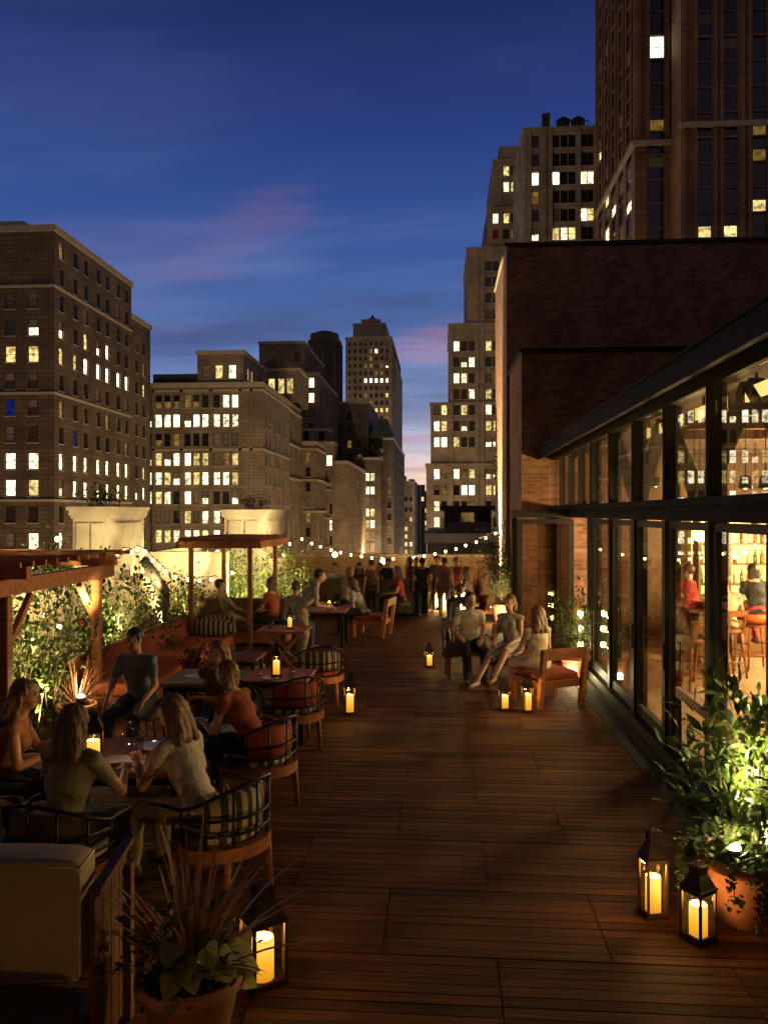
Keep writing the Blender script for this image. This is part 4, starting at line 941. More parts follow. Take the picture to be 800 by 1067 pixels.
# wall washer beside the brick tower
def uplight(p, w, label, aim=None, col=(1,.80,.40), ang=None, group='ground uplights', r=.04, h=.0):
    o = empty('uplight', p, 0, label, 'uplight', group)
    b = MB(); b.lathe([(.001,0),(.05,0),(.055,.02),(.045,.1),(.04,.1),(.04,.06),(.001,.06)], 14); b.build('housing', M['bmetal'], o)
    b = MB(); b.lathe([(.001,.075),(.038,.075),(.044,.105),(.03,.125),(.001,.13)], 12); b.build('lens', M['uplens'], o)
    q = Vector(p) + Vector((0,0,.16))
    if aim: spot(q, aim, w, col, ang or 70, .7, r, 'uplight_beam')
    else: point(q, w, col, r, 'uplight_glow')
    return o
uplight((1.36, 21.4, .0), 60000, 'uplight grazing the side wall of the brick tower', (1.60, 22.4, 8), (1,.62,.28), 30, r=.03)
point((1.42, 21.9, 1.2), 10, (1,.62,.28), .05)
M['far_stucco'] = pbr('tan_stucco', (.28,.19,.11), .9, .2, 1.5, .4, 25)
# ---- far parapet, benches wall
o = empty('end_parapet', (-3.2, 22.6, 0), 0, 'low beige parapet wall closing the far end of the deck', 'wall')
xe0, xe1 = XA(300,22.6)+3.2, XA(528,22.6)+3.2
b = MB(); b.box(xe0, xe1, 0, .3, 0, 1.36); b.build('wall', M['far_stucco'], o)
b = MB(); b.box(xe0-.03, xe1+.03, -.04, .34, 1.362, 1.44); b.build('coping', M['pier'], o)
# ---- left parapet
o = empty('side_parapet', (-6.9, 8, 0), 0, 'cream stucco parapet wall behind the planting on the left side', 'wall')
b = MB(); b.add([(0,-6,0),(.0,14.6,0),(0,14.6,1.5),(0,-6,1.5),(-.3,-6,0),(-.3,14.6,0),(-.3,14.6,1.5),(-.3,-6,1.5)], [(0,1,2,3),(5,4,7,6),(3,2,6,7),(0,3,7,4),(1,5,6,2)]); b.build('wall', M['stucco'], o)
b = MB(); b.box(-.36,.05,-6,14.65,1.502,1.58); b.build('coping', M['pier'], o)
def pier(px0, px1, px2, d, ytop, label, ybase=0):
    p0 = P(px0, d); p1 = P(px1, d); Y = p1.y; x1 = p1.x
    Y2 = x1/math.tan(math.atan((px2-400)/FP)-A)
    L_ = Y2-Y; W = p1.x-p0.x; z = H-(ytop-HZ)/FP*d
    o = empty('stone_pier', (x1, Y, 0), 0, label, 'pier')
    b = MB(); b.box(-W, 0, 0, L_, 0, z-.22); b.build('shaft', M['pier'], o)
    b = MB()
    b.box(-W-.03,.03,-.03,L_+.03,z-.218,z-.17); b.box(-W-.055,.055,-.055,L_+.055,z-.168,z-.07); b.box(-W-.09,.09,-.09,L_+.09,z-.068,z); b.build('cap', M['pier'], o)
    b = MB()
    for (u0,u1) in ((.12,.46),(.54,.88)):
        b.box(-W+W*u0, -W+W*u1, -.035, -.003, z-1.2, z-.3)
    b.build('raised_panel', M['pier'], o)
    b = MB(); b.box(.003,.035, L_*.15, L_*.85, z-1.2, z-.3); b.build('raised_panel', M['pier'], o)
    # sloped buttress at the foot
    b = MB(); zb = z-1.35
    b.add([(.003,0.02,0),(.9,0.02,0),(.36,.02,zb),(.003,.02,zb),(.003,L_*.6,0),(.9,L_*.6,0),(.36,L_*.6,zb),(.003,L_*.6,zb)], [(0,1,2,3),(7,6,5,4),(1,5,6,2),(3,2,6,7),(0,3,7,4)]); b.build('buttress', M['stucco'], o)
    return o, x1, Y, L_, z, W
pr1 = pier(75, 113, 150, 14.6, 528, 'stone pier with moulded cap rising behind the near pergola')
pr2 = pier(233, 275, 300, 21.5, 531, 'stone pier with moulded cap rising behind the far pergola')
# raised neighbouring wall between the piers and a leaning dark brace
o = empty('rear_stucco_wall', (-6.6, 17.2, 0), 0, 'lit cream wall with a ragged plant top between the two stone piers', 'wall')
b = MB(); b.box(0, 1.9, 0, .25, 0, 1.75); b.box(-.25,-.003,0,5,0,1.72); b.build('wall', M['stucco'], o)
bb_ = MB(); p0 = P(150,13.6); p1 = P(173,13.9)
za, zb2 = H-(583-HZ)/FP*13.6, H-(617-HZ)/FP*13.9
bb_.bar((0,0,za), (p1.x-p0.x,p1.y-p0.y,zb2), .13,.13); bb_.bar((p1.x-p0.x,p1.y-p0.y,0),(p1.x-p0.x,p1.y-p0.y,zb2),.09,.09)
tag(bb_.build('leaning_timber', M['stone_dark'], loc=(p0.x,p0.y,0)), 'dark timber leaning diagonally beside the near stone pier', 'timber')
# ---- pergolas
def pergola(x0, x1, y0, y1, zt, label, slats=9, post=.11, short=False, ov=.42):
    o = empty('pergola', ((x0+x1)/2, (y0+y1)/2, 0), 0, label, 'pergola', 'cedar pergolas over the seating')
    X, Y = (x1-x0)/2, (y1-y0)/2
    for sx, sy in ((1,-1),(1,1),(-1,-1),(-1,1)):
        b = MB(); b.cbox((sx*X, sy*Y, zt/2), post, post, zt-.004, b=.008); b.build('post', M['teak'], o)
        if not short:
            b = MB(); b.bar((sx*X, sy*(Y-.07), zt-.5), (sx*X, sy*(Y-.5), zt-.03), .06, .06); b.build('brace', M['pergola'], o)
    for sx in (1,-1):
        b = MB(); b.box(sx*(X+ov*short)-.06, sx*(X+ov*short)+.06, -Y-ov, Y+ov, zt+.002, zt+(.17 if not short else .12))
        b.build('beam', M['pergola'], o)
    for sy in (1,-1):
        b = MB(); b.box(-X-ov, X+ov*.6, sy*Y-.05, sy*Y+.05, zt+.173, zt+.30) if not short else b.box(-X-ov, X+ov, sy*(Y+ov)-.03, sy*(Y+ov)+.03, zt+.003, zt+.123); b.build('beam', M['pergola'], o)
    b = MB(); n = slats
    for k in range(n):
        y = -Y-ov*.7 + (2*Y+1.4*ov)*k/(n-1); zs = zt+(.303 if not short else .125); b.box(-X-ov-.03, X+ov*(1 if short else .7)+.03, y-.02, y+.02, zs, zs+.055)
    b.build('slat', M['pergola'], o)
    return o
q1 = P(101, 10.2); zt1 = H-(603-HZ)/FP*10.2
pergola(q1.x-2.6, q1.x, q1.y-2.15, q1.y, zt1, 'nearer cedar pergola cut by the left edge of the view', 12, .11)
q2 = P(256, 13.9); q3 = P(291, 16.0); zt2 = H-(571-HZ)/FP*13.9
q2.x = (q2.x+q3.x)/2; 
pergola(q2.x-1.05, q2.x, q2.y, q3.y, zt2, 'farther small cedar pergola with vines behind it', 11, .075, 1, .16)
# unseen brick mass added behind the viewer to keep the horizon glow off the terrace
b = MB(); b.box(-26, 30, 0, 14, 0, 61); o = b.build('glow_blocker', M['bbrick'], loc=(0,-17,ZG)); tag(o, 'unseen plain brown brick mass added behind the terrace to block the glow', 'building')
# ================================================================== FURNITURE
def arc(r, a0, a1, z, n=14, zf=None, c=(0,0)):
    out = []
    for i in range(n+1):
        t = i/n; a = R(a0+(a1-a0)*t)
        out.append((c[0]+r*math.cos(a), c[1]+r*math.sin(a), zf(t) if zf else z))
    return out
def hoop_chair(name='hoop_chair', back='cush_r', seat='stripe'):
    o = empty(name)
    r = .33
    b = MB()                                        # curved wooden seat apron
    pts = arc(r, -200, 20, 0, 22); N_ = len(pts); vs = []
    for (x, y, z) in pts:
        n = Vector((x, y, 0)).normalized()
        for (dr, dz) in ((-.035,.33),(.03,.33),(.03,.415),(-.035,.415)): vs.append((x+n.x*dr, y+n.y*dr, dz))
    fs = []
    for i in range(N_-1):
        for k in range(4): fs.append((i*4+k, (i+1)*4+k, (i+1)*4+(k+1)%4, i*4+(k+1)%4))
    fs += [(0,1,2,3), tuple((N_-1)*4+k for k in (3,2,1,0))]
    b.add(vs, fs); b.box(-.31,.31,.10,.16,.34,.41); b.build('seat_rim', M['teak_x'], o)
    for (x, y) in ((-.27,.15),(.27,.15),(-.2,-.26),(.2,-.26)):
        b = MB(); b.tube([(x,y,.34),(x*1.08,y*1.1,0)], [.03,.019], 8); b.build('leg', M['teak_x'], o)
    for z, a in ((.50, 8), (.60, 4)):
        b = MB(); b.tube(arc(r+.015, -180-a, a, z, 22), .011, 6); b.build('back_hoop', M['bmetal'], o)
    top = lambda t: .66 + .17*math.sin(pi*t)**1.3
    b = MB(); pts = [(-r-.02, .30, .64), (-r-.045, .26, .665)] + [(-r-.03,.12,.665)] + arc(r+.02, -180, 0, 0, 20, top) + [(r+.03,.12,.665),(r+.045,.26,.665),(r+.02,.30,.64)]
    b.tube(pts, .012, 7); b.build('arm_hoop', M['bmetal'], o)
    b = MB()
    for i in range(7):
        t = i/6; a = R(-180+180*t); rr_ = r+.015
        b.tube([(r*math.cos(a), r*math.sin(a), .41), (rr_*math.cos(a), rr_*math.sin(a), .55), ((r+.02)*math.cos(a), (r+.02)*math.sin(a), top(t))], .009, 5)
    b.build('upright', M['bmetal'], o)
    b = MB(); b.lathe([(.001,.418),(.27,.418),(.295,.435),(.295,.475),(.27,.495),(.001,.50)], 24); c = b.build('seat_cushion', M[seat], o)
    b = MB()                                        # curved back cushion
    vs = []; n_ = 12
    for i in range(n_+1):
        a = R(-155+130*i/n_)
        for (rr_, z) in ((.305,.505),(.31,.64),(.30,.74),(.26,.755),(.235,.70),(.22,.58),(.25,.505)):
            k = 1 - .1*(abs(i-n_/2)/(n_/2))**4
            vs.append((rr_*math.cos(a), rr_*math.sin(a), .5+(z-.5)*k))
    fs = []
    for i in range(n_):
        for k in range(7): fs.append((i*7+k, i*7+(k+1)%7, (i+1)*7+(k+1)%7, (i+1)*7+k))
    fs += [tuple(range(7)), tuple(n_*7+k for k in range(6,-1,-1))]
    b.add(vs, fs, 0, True); b.build('back_cushion', M[back], o)
    return o
def cushion(b, c, size, e=.28, n=28, m=18, M_=None):
    q = MB(); q.ell((0,0,0), (1,1,1), n=n, m=m)
    f = lambda t: (abs(t)**e)*(1 if t > 0 else -1)
    vs = []
    for v in q.v:
        w_ = Vector((f(v[0]), f(v[1]), f(v[2]))); p_ = Vector((w_.x*size[0]/2, w_.y*size[1]/2, w_.z*size[2]/2))
        p_ += Vector((math.sin(p_.z*19+p_.x*7), math.sin(p_.x*13+p_.z*9), math.sin(p_.x*11+p_.y*15)))*.0035
        vs.append((M_ @ p_ if M_ else p_)+Vector(c))
    b.add(vs, q.f, 0, True)
protoC = {}
def place_chair(p, yaw, label, back='cush_r', seat='stripe'):
    k = (back, seat)
    if k not in protoC: protoC[k] = o = hoop_chair('hoop_chair', back, seat)
    else: o = copy_tree(protoC[k])
    o.location = (p[0], p[1], .0); o.rotation_euler = (0,0,R(yaw)); tag(o, label, 'chair', 'hoop back terrace chairs'); return o
_bench = [None]
def club_chair(p, yaw, label):
    if _bench[0] is None:
        o = empty('wooden_club_chair'); W, D = .74, .70
        for sx in (-1,1):
            b = MB(); b.cbox((sx*(W/2-.03), D/2-.04, .18), .065,.065,.36); b.build('leg', M['teak'], o)
            b = MB(); b.bar((sx*(W/2-.03), -D/2+.05, 0), (sx*(W/2-.03), -D/2-.06, .80), .065,.07, up=(0,1,0)); b.build('leg', M['teak'], o)
            b = MB(); b.cbox((sx*(W/2-.02), 0, .31), .035, D-.02, .10); b.build('side_rail', M['teak_x'], o)
        b = MB(); b.cbox((0, D/2-.02,.31), W-.1,.035,.10); b.cbox((0,-D/2+.04,.31), W-.1,.03,.10)
        for k in range(6): b.box(-W/2+.04, W/2-.04, -D/2+.09+k*.10, -D/2+.16+k*.10, .335,.355)
        b.build('seat_frame', M['teak_x'], o)
        b = MB(); b.bar((-W/2+.03,-D/2-.06,.73),(W/2-.03,-D/2-.06,.73),.035,.15); b.build('top_rail', M['teak_x'], o)
        pass
        b = MB(); cushion(b, (0,.02,.405), (W-.10, D-.08, .095), .2); b.build('seat_cushion', M['cush_r'], o)
        b = MB(); b.tube([(-W/2+.05,D/2-.02,.40),(W/2-.05,D/2-.02,.40)], .006); b.build('piping', M['piping'], o)
        _bench[0] = o
    else: o = copy_tree(_bench[0])
    o.location = (p[0], p[1], 0); o.rotation_euler = (0,0,R(yaw)); tag(o, label, 'chair', 'wooden club chairs'); return o
def lantern(p, h, label, w=None, yaw=15, lit=2.2, group='candle lanterns', z=0.0, cr_=None, cf=.41):
    w = w or h*.26; o = empty('candle_lantern', (p[0], p[1], z+.002), R(yaw), label, 'lantern', group)
    hb = h*.66; t = w*.07+.005
    b = MB(); b.box(-w/2-.004, w/2+.004, -w/2-.004, w/2+.004, 0, .018); b.build('base', M['lmetal'], o)
    b = MB()
    for sx in (-1,1):
        for sy in (-1,1): b.box(sx*w/2-t*.9*(sx>0)*1.0-(0 if sx>0 else 0), sx*w/2+(t*.9 if sx<0 else 0), sy*w/2-(t*.9 if sy>0 else 0), sy*w/2+(t*.9 if sy<0 else 0), .0185, hb)
    for s in (-1,1):
        b.box(-w/2, w/2, s*w/2-(t if s>0 else 0), s*w/2+(t if s<0 else 0), hb-.022, hb-.001); b.box(s*w/2-(t if s>0 else 0), s*w/2+(t if s<0 else 0), -w/2+t, w/2-t, hb-.022, hb-.001)
        b.box(-w/2, w/2, s*w/2-(t if s>0 else 0), s*w/2+(t if s<0 else 0), .0185,.034); b.box(s*w/2-(t if s>0 else 0), s*w/2+(t if s<0 else 0), -w/2+t, w/2-t, .0185,.034)
    b.build('frame', M['lmetal'], o)
    b = MB(); k = w*.25; z0, z1, z2 = hb, hb+h*.17, h*.97
    def ring(r, z): return [(-r,-r,z),(r,-r,z),(r,r,z),(-r,r,z)]
    lev = [(w/2+.007,z0),(w/2+.007,z0+.008),(w/2-.002,z0+.01),(k+.004,z1),(k,z1+.003),(k,z2-.014),(k+.006,z2-.012),(k+.006,z2-.004),(k*.8,z2),(.001,z2+.001)]
    vs = []; fs = []
    for r_, z_ in lev: vs += ring(r_, z_)
    for i in range(len(lev)-1):
        for q in range(4): fs.append((i*4+q, i*4+(q+1)%4, (i+1)*4+(q+1)%4, (i+1)*4+q))
    fs.append((3,2,1,0)); b.add(vs, fs); b.build('roof', M['lmetal'], o)
    b = MB(); b.tube([(-k*.7,0,z2),(-k*.6,0,z2+h*.03),(0,0,z2+h*.04),(k*.6,0,z2+h*.03),(k*.7,0,z2)], .0035, 6); b.build('handle', M['lmetal'], o)
    b = MB()
    for s in (-1,1):
        yy = s*(w/2-t*.5)
        b.quad((-w/2+t,yy,.035),(w/2-t,yy,.035),(w/2-t,yy,hb-.023),(-w/2+t,yy,hb-.023)); b.quad((yy,-w/2+t,.035),(yy,w/2-t,.035),(yy,w/2-t,hb-.023),(yy,-w/2+t,hb-.023))
    b.build('glass_pane', M['lglass'], o)
    cr_ = cr_ or w*.36; ch = h*cf
    b = MB(); b.lathe([(.001,0),(cr_,0),(cr_,ch*.97),(cr_*.94,ch),(cr_*.8,ch*.985),(cr_*.6,ch*.93),(.001,ch*.91)], 20); c = b.build('candle', M['candle'], o, (0,0,.02))
    b = MB(); b.lathe([(.001,0),(.005,.004),(.006,.012),(.001,.03)], 8); b.build('flame', M['flame'], c, (0,0,ch*.915))
    l = point((p[0], p[1], z+.02+ch+.045), lit, (1,.52,.16), .02, 'candle_light')
    return o
def table(p, w, d, h, yaw, label, mat='teak_x', legs='straight'):
    o = empty('terrace_table', (p[0], p[1], 0), R(yaw), label, 'table', 'terrace tables')
    b = MB(); b.cbox((0,0,h-.02), w, d, .04, b=.006); b.build('table_top', M[mat], o)
    if legs == 'cross':
        for sy in (-1,1):
            b = MB(); b.bar((-w/2+.08, sy*(d/2-.1), 0), (w/2-.08, sy*(d/2-.1), h-.045), .03,.045); b.bar((w/2-.08, sy*(d/2-.14), 0), (-w/2+.08, sy*(d/2-.14), h-.045), .03,.045); b.build('cross_leg', M['teak'], o)
    else:
        for sx in (-1,1):
            for sy in (-1,1):
                b = MB(); b.cbox((sx*(w/2-.06), sy*(d/2-.06), (h-.042)/2), .05,.05,h-.042); b.build('leg', M['bmetal'], o)
        for sy in (-1,1):
            b = MB(); b.box(-w/2+.09,w/2-.09,sy*(d/2-.06)-.01,sy*(d/2-.06)+.01,h-.1,h-.042); b.build('apron', M['bmetal'], o)
    return o
def wineglass(p, z, label, kind='wine'):
    o = bpy.data.objects.new('wine_glass' if kind == 'wine' else 'tumbler', None)
    b = MB()
    if kind == 'wine': b.lathe([(.001,0),(.034,0),(.034,.003),(.004,.006),(.004,.075),(.02,.09),(.038,.12),(.036,.16),(.031,.19)], 16)
    else: b.lathe([(.001,0),(.03,0),(.036,.12),(.034,.12),(.028,.006),(.001,.006)], 16)
    bpy.data.objects.remove(o)
    o = b.build('wine_glass' if kind == 'wine' else 'tumbler', M['glassware'], loc=(p[0],p[1],z)); return tag(o, label, 'glass')
# ---- tables + lanterns + tableware
T1 = P(133, 6.15); table(T1, 1.0, .95, .74, 8, 'nearest dining table with wine glasses and plates before the man in blue')
L8 = P(97, 5.85); lantern((L8.x, L8.y), .42, 'lantern standing on the nearest dining table', .14, 20, 2.6, z=.742)
for (px, d, k, lb) in ((127,6.25,'wine','wine glass nearest the lantern on the nearest dining table'),(137,6.4,'wine','middle wine glass on the nearest dining table'),(152,6.4,'wine','wine glass at the far right edge of the nearest dining table'),(146,6.2,'tumbler','short tumbler between the wine glasses on the nearest table')):
    q = P(px, d); wineglass(q, .742, lb, k)
for (px, d, r, lb) in ((122,5.98,.10,'white plate beside the lantern on the nearest dining table'),(140,5.9,.08,'small white plate near the edge of the nearest dining table')):
    b = MB(); b.lathe([(.001,0),(r*.6,0),(r,.014),(r*.98,.017),(r*.58,.005),(.001,.005)], 24); q = P(px, d); tag(b.build('plate', M['porcelain'], loc=(q.x,q.y,.742)), lb, 'plate')
T2 = P(216, 9.3); table(T2, .85, .85, .70, 0, 'olive topped table beside the orange bench', 'table')
T3 = P(291, 9.3); table(T3, .75, .75, .72, 0, 'wooden table with a lantern between the two hoop chairs')
T4 = P(296, 12.9); table(T4, .8, .7, .74, 0, 'table on crossed wooden legs with a lantern beside the far pergola', 'teak_x', 'cross')
T5 = P(341, 15.7); table(T5, .8, .8, .72, 0, 'farthest lantern table before the standing guests')
T6 = P(250, 10.8); table(T6, .6, .6, .68, 0, 'small wooden side table left of the lantern table')
lantern(P(288,9.15), .40, 'lantern on the table between the two hoop chairs', None, 10, 2, z=.722)
lantern(P(302,12.8), .36, 'lantern on the cross-legged table', None, 10, 2, z=.742)
lantern(P(343,15.5), .34, 'lantern on the farthest table', None, 10, 2, z=.722)
for (px, py, h, yaw, lb, lit) in ((680,953,.565,12,'taller lantern of the pair beside the right terracotta planter',3.0),(727,978,.47,35,'shorter lantern of the pair touching the right terracotta planter',3.0),(274,1022,.55,38,'lantern on the deck beside the lower left planter',3.0),(364.5,744,.56,15,'lantern standing alone on the deck near the hoop chairs',2.6),(447,695,.42,15,'small lantern alone in the middle of the deck before the man in white',2.2),(525.5,740,.42,10,'left lantern of the pair in front of the wooden club chair',2.0),(549.5,742,.53,12,'right lantern of the pair in front of the wooden club chair',2.2)):
    lantern(G(px, py), h, lb, (.205 if px == 274 else h*(.245 if h > .5 else .32)), yaw, lit*1.8, cr_=(.062 if px == 274 else None))
# clutter on the tables
def put(kind, p, z, label, **k):
    if kind == 'plate':
        r = k.get('r', .1); b = MB(); b.lathe([(.001,0),(r*.6,0),(r,.014),(r*.98,.017),(r*.58,.005),(.001,.005)], 24); o = b.build('plate', M['porcelain'], loc=(p[0],p[1],z)); tag(o, label, 'plate')
    elif kind == 'menu':
        b = MB(); b.box(-.10,.10,-.15,.15,0,.004); o = b.build('menu_card', M['cush_b'], loc=(p[0],p[1],z), rz=k.get('rz',.4)); tag(o, label, 'menu')
    elif kind == 'napkin':
        b = MB(); n_ = 8
        vs = [((i/n_-.5)*.2, (j/n_-.5)*.2, .006+.012*abs(math.sin(i*1.7+j*.9))) for i in range(n_+1) for j in range(n_+1)]
        b.add(vs, [(i*(n_+1)+j, (i+1)*(n_+1)+j, (i+1)*(n_+1)+j+1, i*(n_+1)+j+1) for i in range(n_) for j in range(n_)], 0, True); o = b.build('napkin', M['porcelain'], loc=(p[0],p[1],z), rz=k.get('rz',.4)); tag(o, label, 'napkin')
    else: wineglass(p, z, label, kind)
def off(p, x, y): return (p[0]+x, p[1]+y)
put('menu', off(T1,.22,-.30), .742, 'pale menu card lying at the near right corner of the nearest table', rz=.9)
put('napkin', off(T1,-.1,-.33), .742, 'crumpled white napkin at the near edge of the nearest table')
put('tumbler', off(T1,-.38,.1), .742, 'tumbler at the left side of the nearest table')
put('wine', off(T1,.1,.36), .742, 'wine glass in front of the man in blue on the nearest table')
put('plate', off(T1,.12,.18), .742, 'white plate in the middle of the nearest dining table', r=.12)
put('wine', off(T3,-.2,-.1), .722, 'wine glass left of the lantern on the table between the hoop chairs')
put('tumbler', off(T3,.18,-.2), .722, 'tumbler right of the lantern on the table between the hoop chairs')
put('plate', off(T3,-.05,-.25), .722, 'plate at the near edge of the table between the hoop chairs')
put('wine', off(T2,.15,.15), .702, 'wine glass on the olive topped table')
put('plate', off(T2,-.15,-.05), .702, 'plate on the olive topped table', r=.11)
put('menu', off(T2,.2,-.25), .702, 'menu card on the olive topped table', rz=.2)
put('tumbler', off(T4,-.2,-.1), .742, 'tumbler on the cross-legged table')
put('wine', off(T5,.2,-.1), .722, 'wine glass on the farthest lantern table')
# ---- big sofa lower left, facing the camera
SF = P(80, 3.67)
o = empty('garden_sofa', (SF.x, SF.y, 0), A, 'beige cushioned garden sofa with wooden side panel cut by the lower left corner', 'sofa')
W_ = 1.8
b = MB(); cushion(b, (-W_/2+.012, .10, .71), (W_+.02, .22, .58), .13, 48, 30); bc = b.build('back_cushion', M['cush_b'], o)
b = MB(); b.tube([(-W_+.03,-.006,.975),(-.025,-.004,.972),(.010,-.002,.955),(.018,-.004,.93),(.018,-.004,.49),(.008,-.004,.46),(-.03,-.004,.446),(-W_,.006,.445)], .006, 6); b.tube([(.012,.19,.965),(.012,.01,.965)], .006,6); b.build('piping', M['piping'], bc)
b = MB(); cushion(b, (-W_/2+.02,-.37,.345), (W_+.03,.74,.17), .13, 48, 30); sc_ = b.build('seat_cushion', M['cush_d'], o)
b = MB(); b.tube([(.0,-.02,.415),(.0,-.70,.415)], .006, 6); b.build('piping', M['piping'], sc_)
b = MB(); b.box(-W_, .03, -.70,.22,.16,.265); b.build('seat_frame', M['teak_x'], o)
b = MB(); b.bar((.085,.0,.85),(.085,.50,.90),.05,.03); b.build('arm_top', M['wood_dark'], o)
b = MB()
for k in range(4):
    y = .0+k*.115; z1 = .82+.06*y/.46; b.box(.06,.085, y, y+.105, .05, z1)
b.build('side_panel', M['wood_dark'], o)
for (x,y) in ((-.03,-.66),(.09,.44),(-W_+.05,-.68),(-W_+.05,.2)):
    b = MB(); b.box(x-.03,x+.03,y-.03,y+.03,0,(.80 if x>0 else .155)); b.build('leg', M['wood_dark'], o)
# ---- orange bench along the planting
s0 = G(132,728,.42); s1 = G(205,690,.42)
o = empty('bench_sofa', (-4.05, 11.9, 0), R(0), 'long wooden bench with rust orange cushions under the roses', 'bench')
b = MB(); b.box(-.42,.40,-2.2,2.1,.18,.30); b.build('frame', M['teak'], o)
for y in (-2.1,-.05,2.0):
    for x in (-.36,.34):
        b = MB(); b.box(x-.03,x+.03,y-.03,y+.03,0,.178); b.build('leg', M['teak'], o)
for k in range(3):
    b = MB(); cushion(b, (0,-1.45+k*1.42,.375), (.80,1.42,.16), .2); b.build('seat_cushion', M['cush_o'], o)
    b = MB(); cushion(b, (-.44,-1.45+k*1.42,.60), (.18,1.42,.34), .25, M_=Matrix.Rotation(R(-14),3,'Y')); b.build('back_cushion', M['cush_db'], o)
b = MB(); b.bar((-.55,-2.2,.72),(-.55,2.1,.72),.04,.12); b.bar((-.55,-2.2,.5),(-.55,2.1,.5),.04,.1); b.build('back_rail', M['teak'], o)
def pillow(p, rz, label, mat='stripey', size=(.62,.18,.26), tilt=0):
    b = MB(); n = 14; m = 10
    b.ell((0,0,0), (1,1,1), n=18, m=12)
    b.v = [tuple((abs(c)**.62*(1 if c>0 else -1))*s_/2 for c, s_ in zip(v, size)) for v in b.v]
    o = b.build('pillow', M[mat], loc=p, rz=R(rz)); o.rotation_euler[0] = R(tilt); return tag(o, label, 'pillow')
pillow((-4.0, 13.72, .60), 0, 'black and cream striped bolster on the far end of the orange bench', 'stripe', (.72,.26,.30))
pillow((-3.95, 14.06, .60), 0, 'dark striped cushion behind the striped bolster', 'stripe', (.66,.14,.36), 10)
# sofa block under far pergola with cushion
o = empty('lounge_sofa', (-3.9, 15.6, 0), 0, 'low dark cushioned lounge seat under the far pergola', 'sofa')
b = MB(); b.box(-1.1,.9,-.35,.4,.08,.30); b.build('frame', M['teak'], o)
b = MB(); b.rbox(1.96,.74,.14,.04); b.xf(Matrix.Translation((-.1,.02,.375))); b.build('seat_cushion', M['cush_d'], o)
b = MB(); b.rbox(1.96,.16,.42,.05); b.xf(Matrix.Translation((-.1,.36,.66))); b.build('back_cushion', M['cush_d'], o)
# far built-in benches along the end wall
o = empty('banquette', (-1.7, 20.5, 0), 0, 'dark banquette along the far parapet where guests sit', 'bench')
b = MB(); b.box(-2.1,1.3,-.0,.6,.05,.40); b.build('base', M['cush_d'], o)
b = MB(); b.box(-2.1,1.3,-.28,-.003,.05,.92); b.build('back', M['cush_d'], o)
# ---- chairs
c1 = P(228,5.5); place_chair(c1, 62, 'nearest hoop chair with striped seat, woman in white sitting in it', 'stripe')
place_chair(P(66,5.15), -10, 'hoop chair of the blonde woman seen from behind', 'cush_d')
place_chair(P(268,7.1), 60, 'hoop chair holding the leaning guest in red', 'cush_r')
place_chair(P(233,8.15), 185, 'hoop chair of the guest facing the camera beside the olive table', 'cush_d')
place_chair(P(304,8.9), 35, 'hoop chair with rust back cushion in front of the lantern table')
place_chair(P(331,10.9), 20, 'hoop chair with striped back cushion near the lone lantern', 'stripe', 'cush_r')
place_chair(P(483,12.7), 195, 'hoop chair of the man in the white shirt', 'stripe', 'cush_d')
place_chair(P(0,6.1), -75, 'hoop chair cut by the left edge of the view', 'cush_d')
club_chair(P(570,11.0), 28, 'wooden club chair with rust cushion on the right side of the deck')
club_chair(P(532,12.5), 165, 'wooden club chair under the woman in the patterned dress')
club_chair(P(388,17.0), 80, 'wooden club chair near the far end, guest in grey sitting in it')
# ---- bar stools inside
def stool(p, yaw, label, back=True):
    o = empty('bar_stool', (p[0],p[1],.022), R(yaw), label, 'stool', 'wooden bar stools')
    for sx in (-1,1):
        for sy in (-1,1):
            b = MB(); b.tube([(sx*.14,sy*.14,.70),(sx*.20,sy*.20,0)], [.022,.017], 8); b.build('leg', M['teak'], o)
    b = MB()
    for s in (-1,1): b.tube([(-.18,s*.18,.25),(.18,s*.18,.25)], .012, 6); b.tube([(s*.165,-.165,.42),(s*.165,.165,.42)], .012, 6)
    b.build('stretcher', M['teak'], o)
    b = MB(); b.lathe([(.001,.70),(.19,.70),(.2,.72),(.19,.745),(.001,.75)], 20); b.build('seat', M['teak_x'], o)
    if back:
        b = MB(); b.bar((-.15,-.17,.72),(-.17,-.24,1.05),.03,.03); b.bar((.15,-.17,.72),(.17,-.24,1.05),.03,.03); b.bar((-.18,-.24,1.02),(.18,-.24,1.02),.025,.09); b.build('backrest', M['teak'], o)
    return o
stool(P(787,13.2), 0, 'bar stool with the dark haired guest and an orange cushion', False)
b = MB(); b.ell((0,0,0),(.24,.22,.10)); q = P(787,13.2); tag(b.build('seat_pad', M['cush_o'], loc=(q.x,q.y,.855)), 'bright orange pad on the bar stool of the dark haired guest', 'cushion')
stool(P(758,12.6), 10, 'bar stool of the guest in the pale shirt at the bar')
stool(P(728,11.4), 0, 'empty bar stool just inside the glass doors')
stool(P(741,12.0), 5, 'bar stool between the empty one and the guest in pale')
tb = P(716,13.5); table((tb.x+.3,tb.y), .8,.8,1.0, 0, 'high table inside the pavilion carrying a bread basket')
b = MB(); b.lathe([(.001,0),(.16,0),(.2,.12),(.19,.12),(.15,.02),(.001,.02)], 20); b.build; o = b.build('basket', M['teak_x'], loc=(tb.x+.3,tb.y,1.002)); tag(o, 'round basket on the high table inside the pavilion', 'basket')
